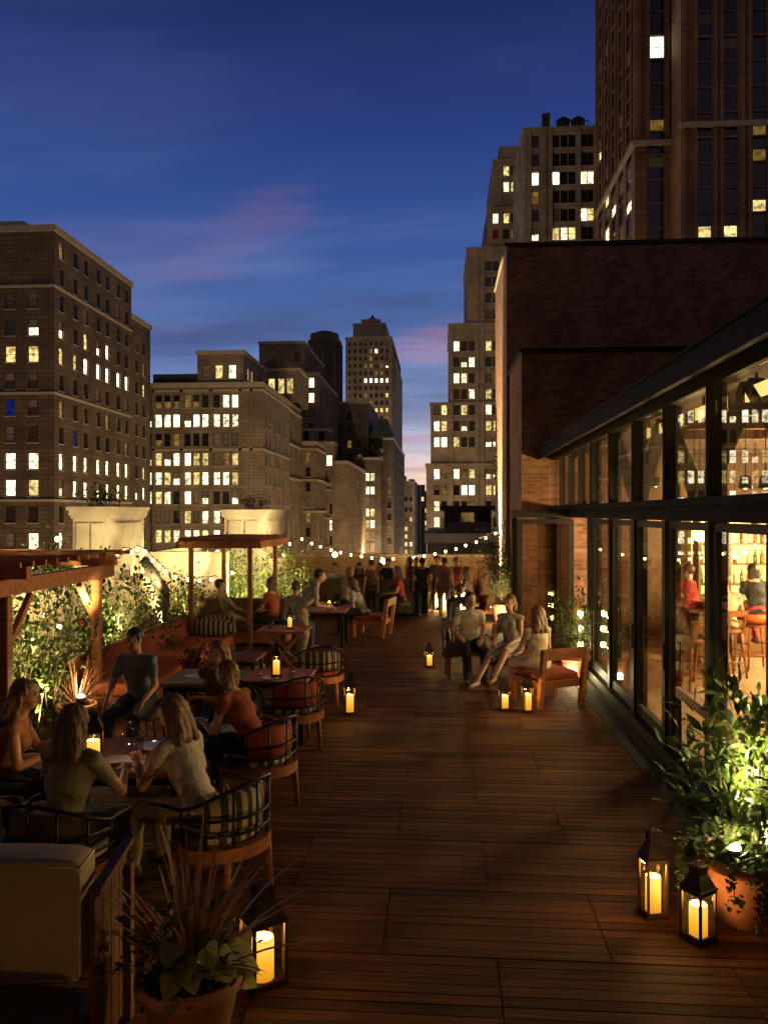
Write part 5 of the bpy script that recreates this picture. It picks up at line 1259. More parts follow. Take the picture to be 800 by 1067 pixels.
# guard rail inside the glass
r0 = P(697, 7.9); r1 = P(745, 6.6)
o = empty('guard_rail', (XF-.02, 6.9, 0), 0, 'pale wooden guard rail at the glass doors behind the right planter', 'railing')
b = MB(); b.bar((-.10,-1.2,.93),(-.10,.75,.93),.05,.09); b.build('handrail', M['teak'], o)
for y in (-1.1,.7):
    b = MB(); b.tube([(-.10,y,.885),(-.10,y,.013)], .018); b.build('post', M['bmetal'], o)
# ================================================================== PLANTS
def leaf(b, p, d, up, L_, W, mi=0, droop=.25):
    d = d.normalized(); s = d.cross(up); s = s.normalized() if s.length > 1e-4 else d.orthogonal().normalized(); n = s.cross(d)
    a = p; m1 = p + d*L_*.35 - n*W*.12; e = p + d*L_ - n*L_*droop; m2 = p + d*L_*.7 - n*L_*droop*.45
    b.add([a, m1+s*W*.5+n*W*.12, m2+s*W*.38+n*W*.1, e, m2-s*W*.38+n*W*.1, m1-s*W*.5+n*W*.12, m1, m2], [(0,1,6),(0,6,5),(1,2,7,6),(6,7,4,5),(2,3,7),(7,3,4)], mi)
def rv(r): return Vector((r.uniform(-1,1), r.uniform(-1,1), r.uniform(-1,1)))
def branches(seed, nb, h, spread, per, L_, W, base_r=.05, flat=None, lift=.5, mats=1, start=.15, curve=.35, z0=0.0, stemr=.006, blossom=0, leaf_up=.4):
    r = random.Random(seed); st = MB(); lf = MB(); fl = MB()
    for i in range(nb):
        a = r.uniform(0, 2*pi); hh = h*r.uniform(.45,1.0); sp_ = spread*r.uniform(.2,1.0)
        p = Vector((math.cos(a)*base_r*r.random(), math.sin(a)*base_r*r.random(), z0)); end = Vector((math.cos(a)*sp_, math.sin(a)*sp_, z0+hh*(1-.25*sp_/max(spread,.01))))
        if flat:                                         # planting bed : stems start all along the bed
            p.x = r.uniform(-flat[0], flat[0]); p.y = r.uniform(-flat[1], flat[1]); end = p + Vector((r.uniform(-.4,.4), r.uniform(-.4,.4), hh))
        mid = (p+end)/2 + Vector((r.uniform(-1,1),r.uniform(-1,1),.5))*curve*spread*.5
        pts = []
        for k in range(9):
            t = k/8; q = p*(1-t)**2 + mid*2*t*(1-t) + end*t*t + rv(r)*.012; pts.append(q)
        st.tube(pts, [stemr*(1-.7*k/8) for k in range(9)], 5)
        for j in range(per):
            t = r.uniform(start, 1); k = min(7, int(t*8)); q = pts[k].lerp(pts[k+1], t*8-k); dr = (pts[k+1]-pts[k]).normalized()
            # short twig then a leaf
            tw = (rv(r)+dr*.3).normalized()*r.uniform(0, .14*(1+spread)); q2 = q+tw
            d = (tw.normalized()*.8 + rv(r)*.7 + Vector((0,0,leaf_up))).normalized(); s = r.uniform(.6,1.25)
            leaf(lf, q2, d, Vector((0,0,1))+rv(r)*.6, L_*s, W*s, r.randrange(mats), r.uniform(.05,.45))
        if blossom:
            for j in range(blossom):
                if r.random() < (.5 if not flat else .035):
                    q = pts[r.randrange(4,9)] + rv(r)*.1
                    for w in range(12 if not flat else 26): leaf(fl, q, rv(r), rv(r), .045 if not flat else .075, .05 if not flat else .07, 0, .6)
    return st, lf, fl
def plant(name, p, label, cat='plant', pot=None, group=None, lmats=('leaf','leaf2'), fmat='rose', **k):
    o = empty(name, (p[0],p[1],p[2] if len(p) > 2 else 0), 0, label, cat, group)
    z0 = 0
    if pot:
        r_, h_ = pot; z0 = h_-.05
        b = MB(); b.lathe([(.001,0),(r_*.66,0),(r_*.70,.01),(r_*.93,h_*.80),(r_*.96,h_*.83),(r_*1.04,h_*.845),(r_*1.07,h_*.88),(r_*1.06,h_*.98),(r_*1.03,h_),(r_*.95,h_),(r_*.9,h_*.95),(r_*.88,z0)], 36); b.build('pot', M['terracotta'], o)
        b = MB(); b.lathe([(.001,z0+.01),(r_*.6,z0+.015),(r_*.9,z0)], 20); b.build('soil', M['soil'], o)
    st, lf, fl = branches(z0=z0, mats=len(lmats), **k)
    st.build('stem', M['stem'], o); lf.build('foliage', [M[m] for m in lmats], o)
    if k.get('blossom'): fl.build('blossom', M[fmat], o)
    return o
def blades(seed, n, L_, w, spread=.8, z0=0.0, rad=.04, mi=0):
    r = random.Random(seed); b = MB()
    for i in range(n):
        a = r.uniform(0,2*pi); el = r.uniform(.35,1.0)**1.0; l = L_*r.uniform(.6,1.05); d = Vector((math.cos(a),math.sin(a),0)); p = d*rad*r.random()+Vector((0,0,z0)); s = Vector((-d.y,d.x,0))
        vs = []; out = spread*(1-el)+.12; n_ = 7
        for k in range(n_+1):
            t = k/n_; q = p + d*(l*out*t + l*.25*t*t*t*out) + Vector((0,0,l*el*(t-.32*out*t*t*t))); ww = w*(1-t)**.6*.5*(1 if k else .7)
            vs += [q-s*ww, q+s*ww+Vector((0,0,ww*.3))]
        b.add(vs, [(2*k,2*k+1,2*k+3,2*k+2) for k in range(n_)], mi)
    return b
# right foreground planter
p = G(780, 957)
o = plant('potted_shrub', p, 'big terracotta pot with a lush uplit shrub and trailing vine in the lower right corner', pot=(.29,.42), seed=21, nb=48, h=1.25, spread=.46, per=26, L_=.135, W=.046, base_r=.16, lmats=('leaf','leaf2'), curve=.5, lift=.3, stemr=.007)
uplight((p.x-.15, p.y-.15, .41), 5, 'small uplight added at the rim of the right foreground pot to brighten its leaves', col=(1,.86,.42), r=.02, group='ground uplights'); point((p.x-.12,p.y-.26,.95), 16, (1,.84,.4), .03, 'uplight_glow')  # rim uplight and loose point added to brighten the front leaves
tr = MB(); r = random.Random(8); ts = MB()
for i in range(16):
    a = r.uniform(pi*.75, 2*pi*.92); d = Vector((math.cos(a), math.sin(a), 0)); ln = r.uniform(.15,.5); pts = []
    for k in range(9):
        t = k/8; pts.append(d*(.25+.14*math.sin(min(1,t*2)*pi/2)) + Vector((0,0,.44+.04*math.sin(pi*min(1,t*2)) - ln*t*t)) + rv(r)*.012)
    ts.tube(pts, .003, 4)
    for q in pts:
        for w in range(7): leaf(tr, q+rv(r)*.04, (rv(r)+d*.6).normalized(), Vector((0,0,1))+rv(r)*.4, .038, .032, r.randrange(2), .2)
tr.build('trailing_foliage', [M['leaf2'],M['leaf']], o); ts.build('trailing_stem', M['stem'], o)
uplight((p.x+.05, p.y-.06, .42), 60, 'uplight hidden among the leaves of the right foreground shrub', col=(1,.86,.42), r=.025)
point((p.x+.03, p.y-.12, 1.0), 95, (1,.84,.36), .03, 'uplight_glow')
# lower left planter : bronze spikes, red flowers, pale caladium leaves
p = P(199, 3.88)
o = empty('flower_planter', (p.x,p.y,0), 0, 'terracotta planter with bronze spiky grass and pale veined leaves by the sofa', 'plant')
b = MB(); rp_, hp_ = .25, .38
b.lathe([(.001,0),(rp_*.66,0),(rp_*.93,hp_*.8),(rp_*1.04,hp_*.845),(rp_*1.07,hp_*.88),(rp_*1.06,hp_*.98),(rp_*1.03,hp_),(rp_*.95,hp_),(rp_*.88,hp_-.04)], 36); b.build('pot', M['terracotta'], o)
b = MB(); b.lathe([(.001,hp_-.03),(rp_*.9,hp_-.04)], 20); b.build('soil', M['soil'], o)
blades(4, 60, .92, .032, .78, hp_-.03, .07).build('spiky_grass', M['blade'], o)
st, lf, fl = branches(5, 26, .34, .36, 18, .05, .03, base_r=.12, z0=hp_-.03, blossom=0, stemr=.003)
st.build('stem', M['stem'], o); lf.build('foliage', M['leaf2'], o); 
fl = MB(); r = random.Random(3)
for q in ((-.22,-.02,.58),(-.16,-.1,.62),(-.2,.05,.50),(.12,.05,.62)):
    for w in range(10): leaf(fl, Vector(q)+rv(r)*.02, rv(r), rv(r), .04, .035, 0, .6)
fl.build('blossom', M['redf'], o)
r = random.Random(12)
def heart(b, p, d, n, s):
    d = d.normalized(); n = n.normalized(); t = n.cross(d).normalized(); n = d.cross(t)
    prof = [(0,0),(-.12,.22),(-.05,.42),(.15,.5),(.45,.42),(.75,.22),(1.0,0)]
    vs = [p+d*x*s-n*(.18*x*x*s) for x,_ in prof] + [p+d*x*s+t*y*s-n*(.18*x*x*s+.1*y*s) for x,y in prof] + [p+d*x*s-t*y*s-n*(.18*x*x*s+.1*y*s) for x,y in prof]
    fs = []
    for i in range(6): fs += [(i,i+1,8+i,7+i), (i+1,i,14+i,15+i)]
    b.add(vs, fs, 0, True)
    for k_ in range(7, 21, 1):
        if k_ in (7,8,13,14,15,20): continue
        b.tube([vs[max(0,(k_-7)%7-2)]+n*.0015, (Vector(vs[max(0,(k_-7)%7-2)])+Vector(vs[k_]))/2+n*.003, vs[k_]+n*.0015], [.0016,.0012,.0006], 4, 1)
    b.tube([v_+n*.002 for v_ in vs[:7]], .0018, 4, 1)
cs = MB()
for i in range(15):
    a = r.uniform(-1.7, .5); d = Vector((math.cos(a), math.sin(a), 0)); e_ = d*r.uniform(.10,.27)+Vector((0,0,hp_+r.uniform(-.02,.24)))
    cs.tube([(d.x*.05,d.y*.05,hp_-.02), (e_.x*.7,e_.y*.7,e_.z+.04), tuple(e_)], .003, 4)
    dd = d+Vector((0,-.2,-.35+r.uniform(-.2,.2))); ca = MB(); heart(ca, e_, dd, Vector((0,-.75,.6))+rv(r)*.3, r.uniform(.09,.14)); ca.build('pale_leaf', [M['leafp'], M['vein']], o)
cs.build('leaf_stalk', M['leaf3'], o)
# plants on the right
p = P(597, 12.3)
plant('potted_shrub', p, 'terracotta pot with an uplit shrub beside the wooden club chair', pot=(.25,.42), seed=31, nb=40, h=1.25, spread=.5, per=26, L_=.085, W=.03, base_r=.12, stemr=.006)
uplight((1.98, 12.25, .0), 16, 'uplight glaring beside the pot next to the glass front', col=(1,.85,.45), r=.03)
for z in (.55,.8,1.02):
    point((2.12, 12.32, z), 3, (1,.82,.42), .03, 'uplight_glow')
o = empty('wall_lamp', (XF-.13, 12.58, .45), 0, 'triple glowing wall lamp at the end of the glass doors', 'lamp')
b = MB(); b.box(-.03,.03,-.02,.02,0,.72); b.build('backplate', M['bmetal'], o)
for z in (.12,.36,.60):
    b = MB(); b.ell((-.05,-.03,z),(.045,.045,.05)); b.build('bulb', M['uplens'], o)
p = P(524, 19.0)
plant('potted_tree', (p.x,p.y,0), 'slender uplit tree in front of the brick tower corner', 'tree', pot=(.3,.45), seed=41, nb=44, h=2.3, spread=.75, per=30, L_=.10, W=.04, base_r=.12, start=.2, stemr=.01)
uplight((p.x-.05,p.y-.55,.0), 60, 'bright uplight at the foot of the slender tree', col=(1,.86,.42), r=.03)
point((p.x-.05,p.y-.45,.75), 20, (1,.84,.4), .04, 'uplight_glow')
def spiky(name, p, label, n, L_, w, mat, pot=None, z=0, **k):
    o = empty(name, (p[0],p[1],z), 0, label, 'plant')
    z0 = 0
    if pot:
        r_, h_ = pot; z0 = h_-.03; b = MB(); b.lathe([(.001,0),(r_*.7,0),(r_*.95,h_*.8),(r_*1.05,h_*.84),(r_*1.05,h_),(r_*.93,h_),(r_*.88,z0-.01)], 28); b.build('pot', M['terracotta'], o)
        b = MB(); b.lathe([(.001,z0),(r_*.88,z0-.008)], 16); b.build('soil', M['soil'], o)
    blades(hash(label) % 1000 if False else len(label)*7, n, L_, w, .8, z0, .05).build('blade', M[mat], o); return o
p = P(80, 9.4); spiky('spiky_plant', p, 'bronze spiky plant in a pot lit from inside beside the pergola post', 60, .75, .022, 'blade', (.22,.36)); point((p.x+.14,p.y-.1,.66), 12, (1,.72,.36), .03); uplight((p.x+.1,p.y-.1,.36), 6, 'uplight inside the bronze spiky plant', r=.03)
p = P(496, 20.6); spiky('spiky_plant', p, 'dark red spiky plant on the right before the far parapet', 44, 1.0, .06, 'blade', (.3,.5))
p = P(226, 11.8); spiky('spiky_plant', p, 'green spiky plant in a pot in front of the far pergola', 50, .5, .03, 'bladeg', (.22,.3))
p = P(262, 12.4); spiky('spiky_plant', p, 'low green spiky plant at the foot of the far pergola post', 50, .4, .03, 'bladeg', (.2,.25))
p = P(207, 11.6); plant('flowering_plant', (p.x,p.y,0), 'low plant with red and pink blossoms beside the striped bolster', pot=(.22,.3), seed=55, nb=22, h=.45, spread=.32, per=18, L_=.06, W=.025, base_r=.1, blossom=3, fmat='rose')
# climbing roses along the left wall
def bed(px, d, label, seed, h, n, per, flat, lm=('leaf','leaf3'), bl=1, L_=.085, name='rose_bush', back=.25):
    p = P(px, d)
    return plant(name, (p.x,p.y,0), label, 'bush', None, 'bushes along the left wall', lm, 'rose', seed=seed, nb=int(n*.62), h=h, spread=.5, per=int(per*.8), L_=L_, W=L_*.55, base_r=.2, flat=flat, curve=.4, blossom=bl, stemr=.006, start=.05)
bed(18, 9.6, 'uplit bush at the left edge behind the near pergola', 61, 1.75, 70, 42, (.55,.35), bl=0)
bed(60, 10.6, 'tall rose bush with two large pink blooms between the pergola posts', 62, 2.15, 80, 40, (.6,.4), ('leaf2','leaf'), 1)
bed(125, 12.6, 'rose bush just right of the pergola post with dusty pink blooms', 63, 2.0, 90, 40, (.8,.4), ('leaf2','leaf'), 1)
bed(160, 14.6, 'rose bush in front of the leaning timber', 64, 1.5, 70, 36, (.75,.4), ('leaf2','leaf'), 1)
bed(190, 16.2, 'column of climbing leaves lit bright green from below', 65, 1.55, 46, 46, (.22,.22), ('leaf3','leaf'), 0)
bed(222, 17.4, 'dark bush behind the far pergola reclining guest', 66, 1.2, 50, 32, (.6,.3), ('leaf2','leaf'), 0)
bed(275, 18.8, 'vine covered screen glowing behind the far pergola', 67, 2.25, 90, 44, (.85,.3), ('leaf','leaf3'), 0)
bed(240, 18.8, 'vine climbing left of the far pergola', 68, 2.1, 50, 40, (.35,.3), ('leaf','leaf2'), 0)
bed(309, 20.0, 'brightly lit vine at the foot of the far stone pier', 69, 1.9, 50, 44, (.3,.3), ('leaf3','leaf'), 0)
for (px, d, z, w, lb) in ((34,9.0,.0,30,'uplight in the bush at the left edge'),(22,10.3,.9,16,None),(22,10.3,1.55,16,None),(60,11.6,.6,22,None),(78,10.0,1.5,10,None),(112,12.0,.0,32,'uplight at the foot of the rose bush beside the pergola post'),(112,12.2,.9,22,None),(150,13.8,1.3,10,None),(187,15.6,.0,26,'uplight below the column of climbing leaves'),(188,15.75,.6,16,None),(188,15.8,1.1,10,None),(268,18.1,.0,40,'uplight under the vine screen behind the far pergola'),(272,18.2,.9,26,None),(285,18.4,1.6,16,None),(245,18.2,1.2,18,None),(309,19.4,.0,40,'uplight under the vine at the far pier'),(309,19.5,1.0,26,None),(304,20.6,1.9,26,None),(215,18.0,1.2,14,None)):
    q = P(px, d)
    if lb: uplight((q.x,q.y,z), w*9, lb, aim=(q.x-.5,q.y+.25,z+1.6), ang=120, col=(1,.86,.36), r=.03)
    else: spot((q.x+.35,q.y-.25,z), (q.x-1.2,q.y+.5,z+.35), w*9, (1,.82,.38), 110, .5, .04, 'garden_light')
# pots on the pier tops
for (pr, lb, sd) in ((pr1,'sparse bush growing on top of the near stone pier',71),(pr2,'sparse bush growing on top of the far stone pier',72)):
    _, x1, Y, L_, z, W = pr
    plant('rooftop_bush', (x1-W/2, Y+L_*.35, z), lb, 'bush', seed=sd, nb=26, h=.45, spread=.55, per=14, L_=.06, W=.035, base_r=.3, curve=.5, stemr=.004, lmats=('stem','leaf2'))
p = P(55, 12.2); plant('wall_bush', (p.x,p.y,1.4), 'leafy shoots rising above the near pergola beam', 'bush', seed=73, nb=16, h=1.15, spread=.5, per=22, L_=.07, W=.035, base_r=.2)
# hedge planters at the far end
for i,(px,d,lb) in enumerate(((450,21.9,'dark hedge planter before the far parapet, left of the spiky red plant'),(478,21.9,'dark hedge planter beside the spiky red plant'))):
    p = P(px, d); plant('hedge', (p.x,p.y,0), lb, 'hedge', pot=None, seed=80+i, nb=40, h=1.5, spread=.3, per=24, L_=.07, W=.035, base_r=.2, flat=(.35,.18), lmats=('leaf2',))
# glowing floor lights at the far end : low lit planter cubes and barrels
M['glowpot'] = pbr('pale_barrel', (.7,.6,.4), .6, .1, 3)
for i,(px,d,h,w,lb) in enumerate(((427,21.4,.75,26,'uplight on the far wall behind the leftmost standing guests'),(456,21.4,.4,22,'uplight between the dark and the pale standing guests'),(483,20.9,.4,26,'uplight right of the pale standing guest'),(472,21.6,.4,10,'uplight behind the pale standing guest'))):
    p = P(px, d); uplight((p.x,p.y,0), w*2, lb, col=(1,.66,.22), r=.05); point((p.x,p.y+.3,h*.8), w*7, (1,.72,.26), .07, 'floor_light')
for i,(px,d,lb) in enumerate(((433,21.75,'pale tapering planter glowing behind the standing guests'),(459,21.75,'pale planter between the two standing guests'),(482,21.5,'round pale planter glowing at the right of the standing guests'))):
    p = P(px, d); b = MB(); b.lathe([(.001,0),(.30,0),(.22,.30),(.26,.75),(.22,.75),(.18,.6),(.001,.6)], 20); tag(b.build('planter_barrel', M['glowpot'], loc=(p.x,p.y,0)), lb, 'planter', 'pale planters at the far wall')
# ---- string lights
def string(pts, label, sub=1):
    o = empty('string_lights', pts[0], 0, label, 'string lights'); o0 = Vector(pts[0])
    cord = [Vector(p)-o0+Vector((0,0,.05)) for p in pts]
    b = MB(); b.tube(cord, .006, 5); b.build('cord', M['bmetal'], o)
    bb = MB(); bb.ell((0,0,-.035),(.03,.03,.038), n=10, m=8); me = bb.mesh('bulb', M['bulb'])
    ss = MB(); ss.lathe([(.001,.03),(.014,.03),(.014,-.005),(.001,-.006)], 8); sm = ss.mesh('socket', M['bmetal'])
    for p in pts:
        for (m_, n_) in ((me,'bulb'),(sm,'socket')):
            x = bpy.data.objects.new(n_, m_); COL.objects.link(x); x.parent = o; x.location = Vector(p)-o0+Vector((0,0,.015))
    return o
def pz(px, py, d):
    p = P(px, d); p.z = H-(py-HZ)/FP*d; return p
string([pz(a,b_,d) for a,b_,d in ((122,577,14.3),(130,573,14.35),(137,574.5,14.2),(143.5,571,14.1),(151.5,574,14.1),(159,582.5,14.2),(166,588.5,14.5),(172,594,14.9),(183,600,15.4),(196,603,16),(208,604,16.6),(220,603,17.2),(231,600,17.8),(242,596,18.2))], 'string of warm bulbs dropping from the near stone pier to the far pergola')
string([pz(a,b_,21.6) for a,b_ in ((302,566),(314.6,561),(324.8,565.6),(334,569),(345,572.4),(355,575),(365.7,577.3),(376.6,579),(387.4,580.5),(398,581.4),(409.6,581.4),(431,580.3),(442,578.7),(453,576.4),(464,574),(475,571.3),(485,567.6),(496,564),(506,560),(516,555))], 'long sagging string of warm bulbs across the far end of the deck')
string([pz(a,b_,d) for a,b_,d in ((60,560,10.6),(47,640,10.9),(62,652,10.9))], 'short string of bulbs among the roses behind the near pergola')
for (px,py,d,lb) in ((349,572+2,21.0,'left glowing globe lamp above the far banquette'),(399,581,21.0,'right glowing globe lamp above the far banquette')):
    q = pz(px,py+4,d); o = empty('globe_lamp', (q.x,q.y,0), 0, lb, 'lamp'); b = MB(); b.tube([(0,0,0),(0,0,q.z-.06)], .015); b.build('pole', M['bmetal'], o)
    b = MB(); b.ell((0,0,q.z),(.07,.07,.07)); b.build('globe', M['lamp'], o)
# lantern standing on the deck beside the viewer, its light falls on the sofa
lantern((-1.35, 1.7), .60, 'large lantern on the deck in front of the garden sofa', .2, 20, 8)
# added spots without fixtures, brightening the stucco walls and piers
for (px, d, z, w) in ((12,11.2,1.3,34),(92,12.6,1.75,30),(128,14.0,1.9,26),(175,16.6,1.5,30),(205,17.0,1.5,30),(232,17.0,1.5,24),(298,20.9,2.0,40),(252,20.6,2.2,14)):
    q = P(px, d); spot((q.x+.3,q.y-.2,z), (q.x-1.2,q.y+.6,z+.3), w*3.6, (1,.76,.38), 105, .5, .05, 'wall_fill')
# ================================================================== PEOPLE
def skinmat(name, c): return pbr(name, c, .5, .08, 14, spec=.4)
for k, c in (('skinA',(.52,.29,.19)),('skinB',(.42,.22,.14)),('skinC',(.60,.36,.26))): M[k] = skinmat(k.replace('skin','skin_tone_'), c)
M['eyew'] = pbr('eye_white', (.75,.72,.68), .3, .02, 5); M['iris'] = pbr('iris', (.03,.02,.015), .2, .1, 5); M['lip'] = pbr('lips', (.42,.14,.11), .45, .1, 9)
def cloth(name, c, var=.15): return pbr(name, c, .9, var, 7, .9, 22)
for k, c in (('c_olive',(.30,.27,.17)),('c_white',(.66,.60,.52)),('c_blue',(.20,.25,.33)),('c_grey',(.32,.31,.28)),('c_green',(.22,.28,.16)),('c_rust',(.28,.07,.035)),('c_red',(.40,.05,.04)),('c_black',(.02,.02,.022)),('c_pink',(.45,.30,.27)),('c_khaki',(.38,.30,.19)),('c_denim',(.05,.06,.10)),('c_cream',(.58,.50,.36)),('c_brown',(.12,.07,.045)),('c_orange',(.34,.14,.065))): M[k] = cloth(k.replace('c_','cloth_'), c)
M['c_pattern'] = pbr('patterned_dress', (.6,.55,.48), .85, .3, 26, c2=(.16,.12,.12))
def hairmat(name, c):
    return pbr(name, c, .42, .45, 5, .7, 25, sc=(9,9,1.2), spec=.5)
M['h_blond'] = hairmat('blonde_hair', (.26,.14,.06)); M['h_brown'] = hairmat('brown_hair', (.09,.045,.022)); M['h_dark'] = hairmat('dark_hair', (.02,.013,.01)); M['h_light'] = hairmat('light_brown_hair', (.22,.12,.055)); M['h_grey'] = hairmat('grey_hair', (.2,.18,.16))
def ik(a, c, l1, l2, pole):
    v = c-a; L_ = v.length; mx = (l1+l2)*.995
    if L_ > mx: c = a+v.normalized()*mx; v = c-a; L_ = mx
    t = v/L_; x = (l1*l1-l2*l2+L_*L_)/(2*L_); h = math.sqrt(max(0, l1*l1-x*x)); p = pole - t*pole.dot(t)
    p = p.normalized() if p.length > 1e-5 else t.orthogonal().normalized()
    return a+t*x+p*h, c
def person(p, yaw, label, sit=True, top='c_white', bottom='c_denim', hair=('h_brown','short'), skin='skinA', lean=8, seat=.47, feet=None, hands=None, hy=0, hp=0, sleeve=.45, legs=1.0, vox=.014, skirt=False, z=0.0, side=0, scale=1.0, shoes='c_brown', female=False, twist=0):
    o = empty('person', (p[0],p[1],z), R(yaw), label, 'person'); o.scale = (scale,)*3
    pel = Vector((0,0,(seat+.085) if sit else .93)); sp = Matrix.Rotation(R(-lean),3,'X') @ Matrix.Rotation(R(side),3,'Y') @ Vector((0,0,1))
    TW_ = Matrix.Rotation(R(twist),3,'Z'); rt = TW_ @ Vector((1,0,0)); rt = (rt - sp*rt.dot(sp)).normalized(); fw = sp.cross(rt)
    sw = .16 if female else .178; hw = .095
    che = pel+sp*.30; nb_ = pel+sp*.51; sh = {s: pel+sp*.445+rt*s*sw for s in (-1,1)}; hip = {s: pel+Vector((s*hw,0.02,-.02)) for s in (-1,1)}
    hd = (sp*.5+Vector((0,0,.5))).normalized(); hc = nb_+hd*.165+fw*.02
    if feet is None:
        feet = ((-.13,.50,.075),(.14,.46,.075)) if sit else ((-.10,.03,.075),(.11,-.03,.075))
    if hands is None:
        hands = ((-.12,.36,pel.z+.12),(.14,.34,pel.z+.12)) if sit else ((-.27,.08,.82),(.27,.08,.82))
    fy = {-1: Vector(feet[0]), 1: Vector(feet[1])}; hv = {-1: Vector(hands[0]), 1: Vector(hands[1])}
    knee = {}; elb = {}
    for s in (-1,1):
        knee[s], fy[s] = ik(hip[s], fy[s], .44, .41, Vector((s*.12,1,.55) if sit else (s*.1,1,.1)))
        elb[s], hv[s] = ik(sh[s], hv[s], .285, .25, Vector((s*.55,-.7,-.5)))
    RM = (Matrix.Rotation(R(hy),3,'Z') @ Matrix.Rotation(R(hp),3,'X'))
    face_f = RM @ Vector((0,1,0)); face_u = RM @ Vector((0,0,1)); face_r = RM @ Vector((1,0,0))
    HM = Matrix((face_r, face_f, face_u)).transposed()
    SM = Matrix((rt, fw, sp)).transposed()
    # --- one continuous body
    b = MB()
    def torso(b, g=0.0, low=True):
        b.ell(che+fw*.0, ((.145 if female else .165)+g, .105+g, .185+g*.6), SM)
        b.ell(pel+sp*.41, ((.14 if female else .165)+g, .085+g, .09+g*.5), SM)
        b.ell(pel+sp*.15, ((.125 if female else .145)+g, .095+g, .15), SM)
        b.ell(pel+sp*.0, (.165+g, .115+g, .12+g), SM)
        b.capsule(sh[-1]+sp*.0, sh[1], .046+g, .046+g)
        for s in (-1,1): b.capsule(pel+sp*.475+rt*s*.02, sh[s]+sp*.005, .060+g*.6, .040+g*.9)
        b.capsule(pel+sp*.46+rt*.0, pel+sp*.495, .09+g*.4, .06+g*.3)
        if female:
            for s in (-1,1): b.ell(pel+sp*.335+rt*s*.065+fw*.085, (.06+g,.05+g,.06+g), SM)
    torso(b)
    b.capsule(nb_-sp*.05, hc-face_u*.06-face_f*.015, .058, .052)
    b.ell(hc+face_u*.018-face_f*.012, (.077,.094,.098), HM, 20, 14); b.ell(hc+face_f*.022-face_u*.05, (.056,.062,.062), HM); b.ell(hc+face_f*.045-face_u*.088, (.028,.024,.02), HM)
    b.capsule(hc+face_f*.083+face_u*.018, hc+face_f*.104-face_u*.022, .009, .0145, 8)        # nose
    b.capsule(hc+face_f*.078-face_r*.03+face_u*.03, hc+face_f*.078+face_r*.03+face_u*.03, .012, .012, 8)
    for s in (-1,1): b.ell(hc+face_r*s*.078-face_f*.01-face_u*.005, (.010,.019,.030), HM, 10, 8)
    for s in (-1,1):
        b.capsule(sh[s]*1.0, elb[s], .047, .037); b.capsule(elb[s], hv[s], .039, .026)
        b.capsule(hip[s], knee[s], .088, .056); b.capsule(knee[s]-Vector((0,0,.0)), fy[s], .055, .036)
        fd = (fy[s]-knee[s]); toe = Vector((s*.15,1,0)); 
        b.capsule(fy[s]+Vector((0,-.03,-.03)), fy[s]+toe.normalized()*.15+Vector((0,0,-.045)), .036, .026)
    body = remesh(b, vox, 3)
    fy_ = hc
    for s in (-1,1):
        e = hc+face_f*.078+face_r*s*.031+face_u*.008
        body.ell(e, (.0135,.0115,.0095), HM, 10, 8, 1); body.ell(e+face_f*.0085, (.006,.005,.006), HM, 8, 6, 2)
        body.capsule(e+face_f*.012+face_u*.021-face_r*.014, e+face_f*.012+face_u*.023+face_r*.014, .0032, .0032, 6, 4)
    body.ell(hc+face_f*.086-face_u*.051, (.022,.009,.0055), HM, 10, 6, 3); body.ell(hc+face_f*.084-face_u*.060, (.018,.009,.0055), HM, 10, 6, 3)
    # --- hands with five fingers
    for s in (-1,1):
        d = (hv[s]-elb[s]).normalized(); n = Vector((0,0,-1)); n = (n-d*n.dot(d)); n = n.normalized() if n.length > .1 else fw.copy(); t = d.cross(n)*s
        n = -n if False else n
        c = hv[s]+d*.045; Mh = Matrix((t, n, d)).transposed(); body.ell(c, (.040,.016,.052), Mh, 10, 8)
        for k, ln in enumerate((.070,.080,.074,.058)):
            b0 = hv[s]+d*.082+t*(.030-.020*k)*1.0; q1_ = b0+(d+n*.25).normalized()*ln*.45; q2_ = q1_+(d+n*.8).normalized()*ln*.33; q3_ = q2_+(d*.6+n).normalized()*ln*.25
            body.tube([b0-d*.02,b0,q1_,q2_,q3_], [.0085,.0088,.0082,.0074,.005], 7)
        b0 = hv[s]+d*.02+t*.030; q1_ = b0+(d*.7+t*.7+n*.3).normalized()*.04; q2_ = q1_+(d+t*.2+n*.4).normalized()*.032
        body.tube([b0-t*.015,b0,q1_,q2_], [.011,.0115,.0095,.006], 7)
    body.build('body', [M[skin], M['eyew'], M['iris'], M['lip'], M[hair[0]]], o)
    # --- top
    b = MB(); torso(b, .014)
    for s in (-1,1):
        if sleeve > 0:
            if sleeve <= 1: b.capsule(sh[s], sh[s].lerp(elb[s], sleeve), .054, .052)
            else: b.capsule(sh[s], elb[s], .064, .05); b.capsule(elb[s], elb[s].lerp(hv[s], sleeve-1), .05, .038)
    if not sit: b.ell(pel-sp*.03, (.178,.128,.13), SM)
    c = remesh(b, vox, 2); rg = random.Random(len(label)*13)
    ph = [rg.uniform(0,6) for _ in range(4)]
    c.v = [tuple(Vector(v)+Vector(((math.sin(v[2]*38+ph[0]+v[0]*20)), math.sin(v[2]*31+ph[1]+v[1]*17+v[0]*9), 0))*.0055) for v in c.v]
    # open the neck
    keep = []; cut = nb_-sp*.012
    fs=[];ms=[];ss=[]
    for f, m_, s_ in zip(c.f, c.m, c.s):
        cc = sum((Vector(c.v[i]) for i in f), Vector())/len(f)
        if (cc-cut).dot((sp*1.0-fw*.35).normalized()) > 0 and (cc-nb_).length < .12: continue
        fs.append(f); ms.append(m_); ss.append(s_)
    c.f, c.m, c.s = fs, ms, ss
    c.build('dress' if skirt == 'dress' else 'shirt', M[top], o)
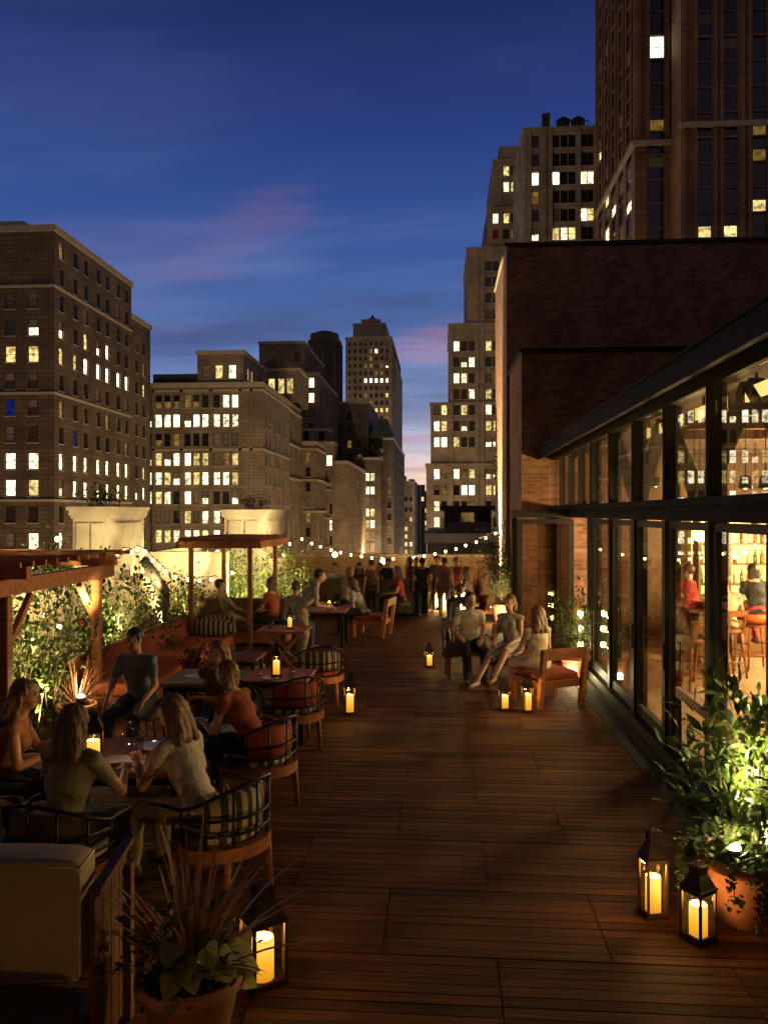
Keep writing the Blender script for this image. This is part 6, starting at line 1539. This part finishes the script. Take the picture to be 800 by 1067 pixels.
    # collar
    if hair[1] in ('short','grey') and not skirt:
        b = MB(); b.tube([nb_-sp*.02+rt*(.072*math.cos(a_))+fw*(.062*math.sin(a_))+sp*(-.012*math.sin(a_)-.0) for a_ in [R(-240+i*30) for i in range(11)]], .011, 6); b.build('collar', M[top], o)
    # --- bottom
    b = MB(); b.ell(pel-sp*.01, (.178,.130,.13), SM)
    if skirt:
        for s in (-1,1): b.capsule(hip[s], hip[s].lerp(knee[s], .88), .108, .088)
        m1 = (hip[-1]+hip[1])/2; m2 = (knee[-1]+knee[1])/2; b.capsule(m1, m1.lerp(m2,.82), .10, .082)
    else:
        for s in (-1,1):
            b.capsule(hip[s], knee[s], .104, .073)
            if legs > .5: b.capsule(knee[s], knee[s].lerp(fy[s], min(.97,legs)), .072, .058)
    bc_ = remesh(b, vox, 2)
    bc_.v = [tuple(Vector(v)+Vector(((math.sin(v[2]*33+ph[2]+v[1]*25)), 0, math.sin(v[1]*35+ph[3])))*.006) for v in bc_.v]
    bc_.build('skirt' if skirt else 'trousers', M[top if skirt == 'dress' else bottom], o)
    # --- shoes
    if shoes:
        for s in (-1,1):
            b = MB(); toe = Vector((s*.15,1,0)).normalized(); b.capsule(fy[s]+Vector((0,-.035,-.03)), fy[s]+toe*.16+Vector((0,0,-.038)), .045, .034); b.capsule(fy[s]+Vector((0,-.01,.0)), fy[s]+Vector((0,-.02,-.03)), .046,.046)
            c = remesh(b, .012, 1); c.v = [(x,y,max(z_,fy[s].z-.074)) for x,y,z_ in c.v]; c.build('shoe', M[shoes], o)
    # --- hair
    b = MB(); st = hair[1]
    b.ell(hc+face_u*.032-face_f*.024, (.089,.096,.098), HM, 18, 12)
    if st == 'long':
        for s in (-1,0,1):
            b.capsule(hc-face_f*.06+face_u*.02+face_r*s*.045, nb_-fw*(.085)-sp*.05+rt*s*.07, .055, .045)
        for s in (-1,1): b.capsule(hc+face_r*s*.072-face_f*.02+face_u*.03, nb_+rt*s*.085-fw*.02-sp*.0, .028, .03)
    elif st == 'bob':
        for s in (-1,0,1): b.capsule(hc-face_f*.055+face_r*s*.05, hc-face_f*.055-face_u*.10+face_r*s*.055, .05, .042)
    elif st == 'bun': b.ell(hc-face_f*.115+face_u*.03, (.045,.04,.045), HM)
    c = remesh(b, .009, 1)
    def hf(v):
        w = Vector(v)-hc; x, y, zz = w.dot(face_r), w.dot(face_f), w.dot(face_u); a_ = math.atan2(x, -y)
        return tuple(Vector(v)+w.normalized()*(.0035*math.sin(a_*34+math.sin(zz*60)*1.2)+.004*math.sin(a_*11+zz*30)))
    c.v = [hf(v) for v in c.v]
    # hairline : clear the face
    fs=[];ms=[];ss=[]
    for f, m_, s_ in zip(c.f, c.m, c.s):
        w = sum((Vector(c.v[i]) for i in f), Vector())/len(f)-hc
        if w.dot(face_f) > .028 and w.dot(face_u) < .062 and abs(w.dot(face_r)) < .075: continue
        fs.append(f); ms.append(m_); ss.append(s_)
    c.f, c.m, c.s = fs, ms, ss
    c.build('hair', M[hair[0]], o)
    return o
def yaw_to(p, q):      # yaw so that a figure at p looks to q
    return math.degrees(math.atan2(-(q[0]-p[0]), q[1]-p[1]))
TH = .80
# foreground table
person(P(66,5.15), -8, 'woman with long brown hair in olive, seen from behind at the nearest table', top='c_olive', bottom='c_black', hair=('h_light','long'), female=True, lean=12, hands=((-.14,.44,.82),(.20,.42,.82)), sleeve=.5, vox=.011, hy=-12)
person(P(207,5.6), 66, 'blonde woman in a loose white top leaning over the nearest table', top='c_white', bottom='c_khaki', hair=('h_blond','long'), female=True, lean=24, hands=((-.12,.46,.82),(.16,.40,.82)), sleeve=.35, vox=.011, hy=15, hp=-12)
person(P(147,8.75), 176, 'man in a grey blue polo shirt sitting behind the nearest table', sit=True, top='c_blue', bottom='c_denim', hair=('h_dark','short'), lean=14, hands=((-.2,.40,.62),(.2,.38,.60)), sleeve=.6, vox=.011, hy=-18, hp=-10, seat=.50)
person(P(-2,6.1), -72, 'blonde guest with bare arms at the left edge, turned to the nearest table', top='c_orange', hair=('h_blond','long'), female=True, lean=18, hands=((-.10,.44,.82),(.15,.40,.78)), sleeve=.2, vox=.012)
person(P(233,8.1), 172, 'blonde guest facing the camera with folded bare arms beside the olive table', top='c_brown', hair=('h_blond','long'), female=True, lean=14, hands=((.10,.26,.78),(-.10,.28,.76)), sleeve=.1, vox=.012, hy=-20)
person(P(266,7.1), 70, 'guest in a rust red top leaning forward in a hoop chair', top='c_rust', bottom='c_black', hair=('h_light','bob'), female=True, lean=30, hands=((-.12,.48,.72),(.15,.44,.66)), sleeve=.3, vox=.012)
# pergola guests
person((-4.1,15.45), -62, 'guest in a pale green shirt reclining under the far pergola', top='c_green', bottom='c_khaki', hair=('h_dark','short'), lean=-24, feet=((-.1,.62,.09),(.12,.66,.09)), hands=((-.2,.22,.66),(.2,.25,.66)), vox=.016, hy=-10)
person((-3.25,15.4), 60, 'guest in a rust red top turned to the one in green under the far pergola', top='c_rust', bottom='c_black', hair=('h_brown','bob'), female=True, lean=8, vox=.016)
person(P(313,13.9), -75, 'man in a grey shirt and khaki trousers standing bent over the cross-legged table', sit=False, top='c_grey', bottom='c_khaki', hair=('h_dark','short'), lean=34, hands=((-.12,.46,1.0),(.16,.48,.98)), sleeve=.6, vox=.016, hp=-8)
person(P(300,15.0), -40, 'guest in a pale grey shirt sitting behind the bent over man', top='c_grey', bottom='c_denim', hair=('h_brown','short'), lean=20, vox=.018)
person(P(379,16.9), 78, 'guest in a grey top hunched in the far wooden club chair', top='c_grey', bottom='c_black', hair=('h_brown','long'), female=True, lean=28, seat=.43, vox=.018)
# far crowd
far = [(350,20.85,175,'guest in a white shirt on the far banquette, leftmost',True,'c_white','h_dark','short'),
       (374,20.85,190,'guest with dark hair on the far banquette next to the one in white',True,'c_brown','h_dark','long'),
       (397,20.85,170,'guest with reddish top on the far banquette, third from the left',True,'c_rust','h_brown','long'),
       (362,18.9,-30,'guest seen from behind facing the far banquette',True,'c_khaki','h_light','bob'),
       (418,19.4,100,'guest in dark red sitting left of the dark standing guest',True,'c_red','h_brown','long'),
       (440,20.1,10,'guest in dark clothes standing with back to the camera at the far end',False,'c_black','h_dark','short'),
       (463,20.1,5,'guest in a pale pink shirt standing at the far end',False,'c_pink','h_brown','short'),
       (455,21.0,170,'guest in brown standing between the dark and the pink standing guests',False,'c_brown','h_dark','short'),
       (426,20.6,-60,'guest in a rust top standing left of the dark standing guest',False,'c_rust','h_brown','long'),
       (490,19.2,70,'guest sitting at the right end of the far group in a bare-armed brown top',True,'c_brown','h_light','long')]
for (px,d,yw,lb,st,tp,hr,hs) in far:
    person(P(px,d), yw, lb, sit=st, top=tp, bottom='c_khaki' if tp=='c_pink' else 'c_black', hair=(hr,hs), lean=10 if st else 3, vox=.022, female=hs=='long', scale=1.0 if st else .86, seat=.45)
for (px,d,yw,lb) in ((147,8.75,0,'low dark stool under the man in the blue shirt'),(418,19.4,100,'low dark stool under the guest in dark red'),(362,18.9,-30,'low dark stool facing the far banquette'),(490,19.2,70,'low dark stool at the right end of the far group'),(300,15.0,0,'low dark stool behind the cross-legged table')):
    q = P(px,d); o = empty('low_stool', (q.x,q.y,0), 0, lb, 'stool', 'low dark stools')
    b = MB(); b.lathe([(.001,.36),(.19,.36),(.21,.38),(.21,.43),(.19,.45),(.001,.455)], 20); b.build('seat', M['cush_d'], o)
    for k in range(4):
        b = MB(); a_=R(45+90*k); b.tube([(.14*math.cos(a_),.14*math.sin(a_),.36),(.18*math.cos(a_),.18*math.sin(a_),0)], .016, 6); b.build('leg', M['bmetal'], o)
for (px,d,yw,lb,tp) in ((405,20.4,150,'guest in black standing nearest the left end of the standing group','c_black'),(388,19.9,40,'guest in dark brown standing before the far banquette, back turned','c_brown'),(433,20.9,190,'guest in dark denim standing at the far wall behind the others','c_denim'),(474,20.9,200,'guest in dark rust standing right of the one in pale pink','c_rust')):
    person(P(px,d), yw, lb, sit=False, top=tp, bottom='c_black', hair=('h_dark','short'), vox=.022, scale=.84, lean=6)
# right group
person(P(489,12.6), 190, 'man in a white shirt and dark trousers sitting facing the camera', top='c_white', bottom='c_black', hair=('h_dark','short'), lean=6, hands=((-.10,.38,.66),(.22,.30,.70)), sleeve=.55, vox=.012, hy=8, seat=.49)
person(P(533,12.3), 150, 'barefoot woman in a patterned dress with legs stretched to the left', top='c_pattern', skirt='dress', hair=('h_light','bob'), female=True, lean=6, feet=((-.05,.72,.20),(.26,.66,.09)), hands=((-.12,.34,.64),(.14,.32,.66)), sleeve=.0, shoes=None, vox=.012, hy=-5)
person(P(561,11.1), 28, 'long haired woman in a cream top on the wooden club chair, seen from behind', top='c_cream', bottom='c_cream', skirt=True, hair=('h_light','long'), female=True, lean=4, hands=((-.16,.36,.62),(.18,.34,.62)), sleeve=.3, vox=.012, hy=20, seat=.43)
# inside
person(P(789,13.2), 12, 'dark haired guest in a black top on the orange topped stool in the bar', top='c_black', bottom='c_red', hair=('h_dark','bob'), lean=14, seat=.88, feet=((-.14,.25,.45),(.14,.25,.45)), hands=((-.1,.42,1.1),(.15,.4,1.1)), vox=.014, z=.02)
person(P(757,12.7), -10, 'guest in a pale shirt on a stool at the bar', top='c_cream', bottom='c_brown', hair=('h_light','short'), lean=16, seat=.74, feet=((-.14,.25,.3),(.14,.25,.3)), hands=((-.1,.42,1.0),(.15,.4,1.0)), vox=.014, z=.02)
person(P(722,13.6), 60, 'guest in a dusty red top standing inside the pavilion', sit=False, top='c_red', bottom='c_brown', hair=('h_brown','short'), vox=.016, sleeve=1.8, z=.02)
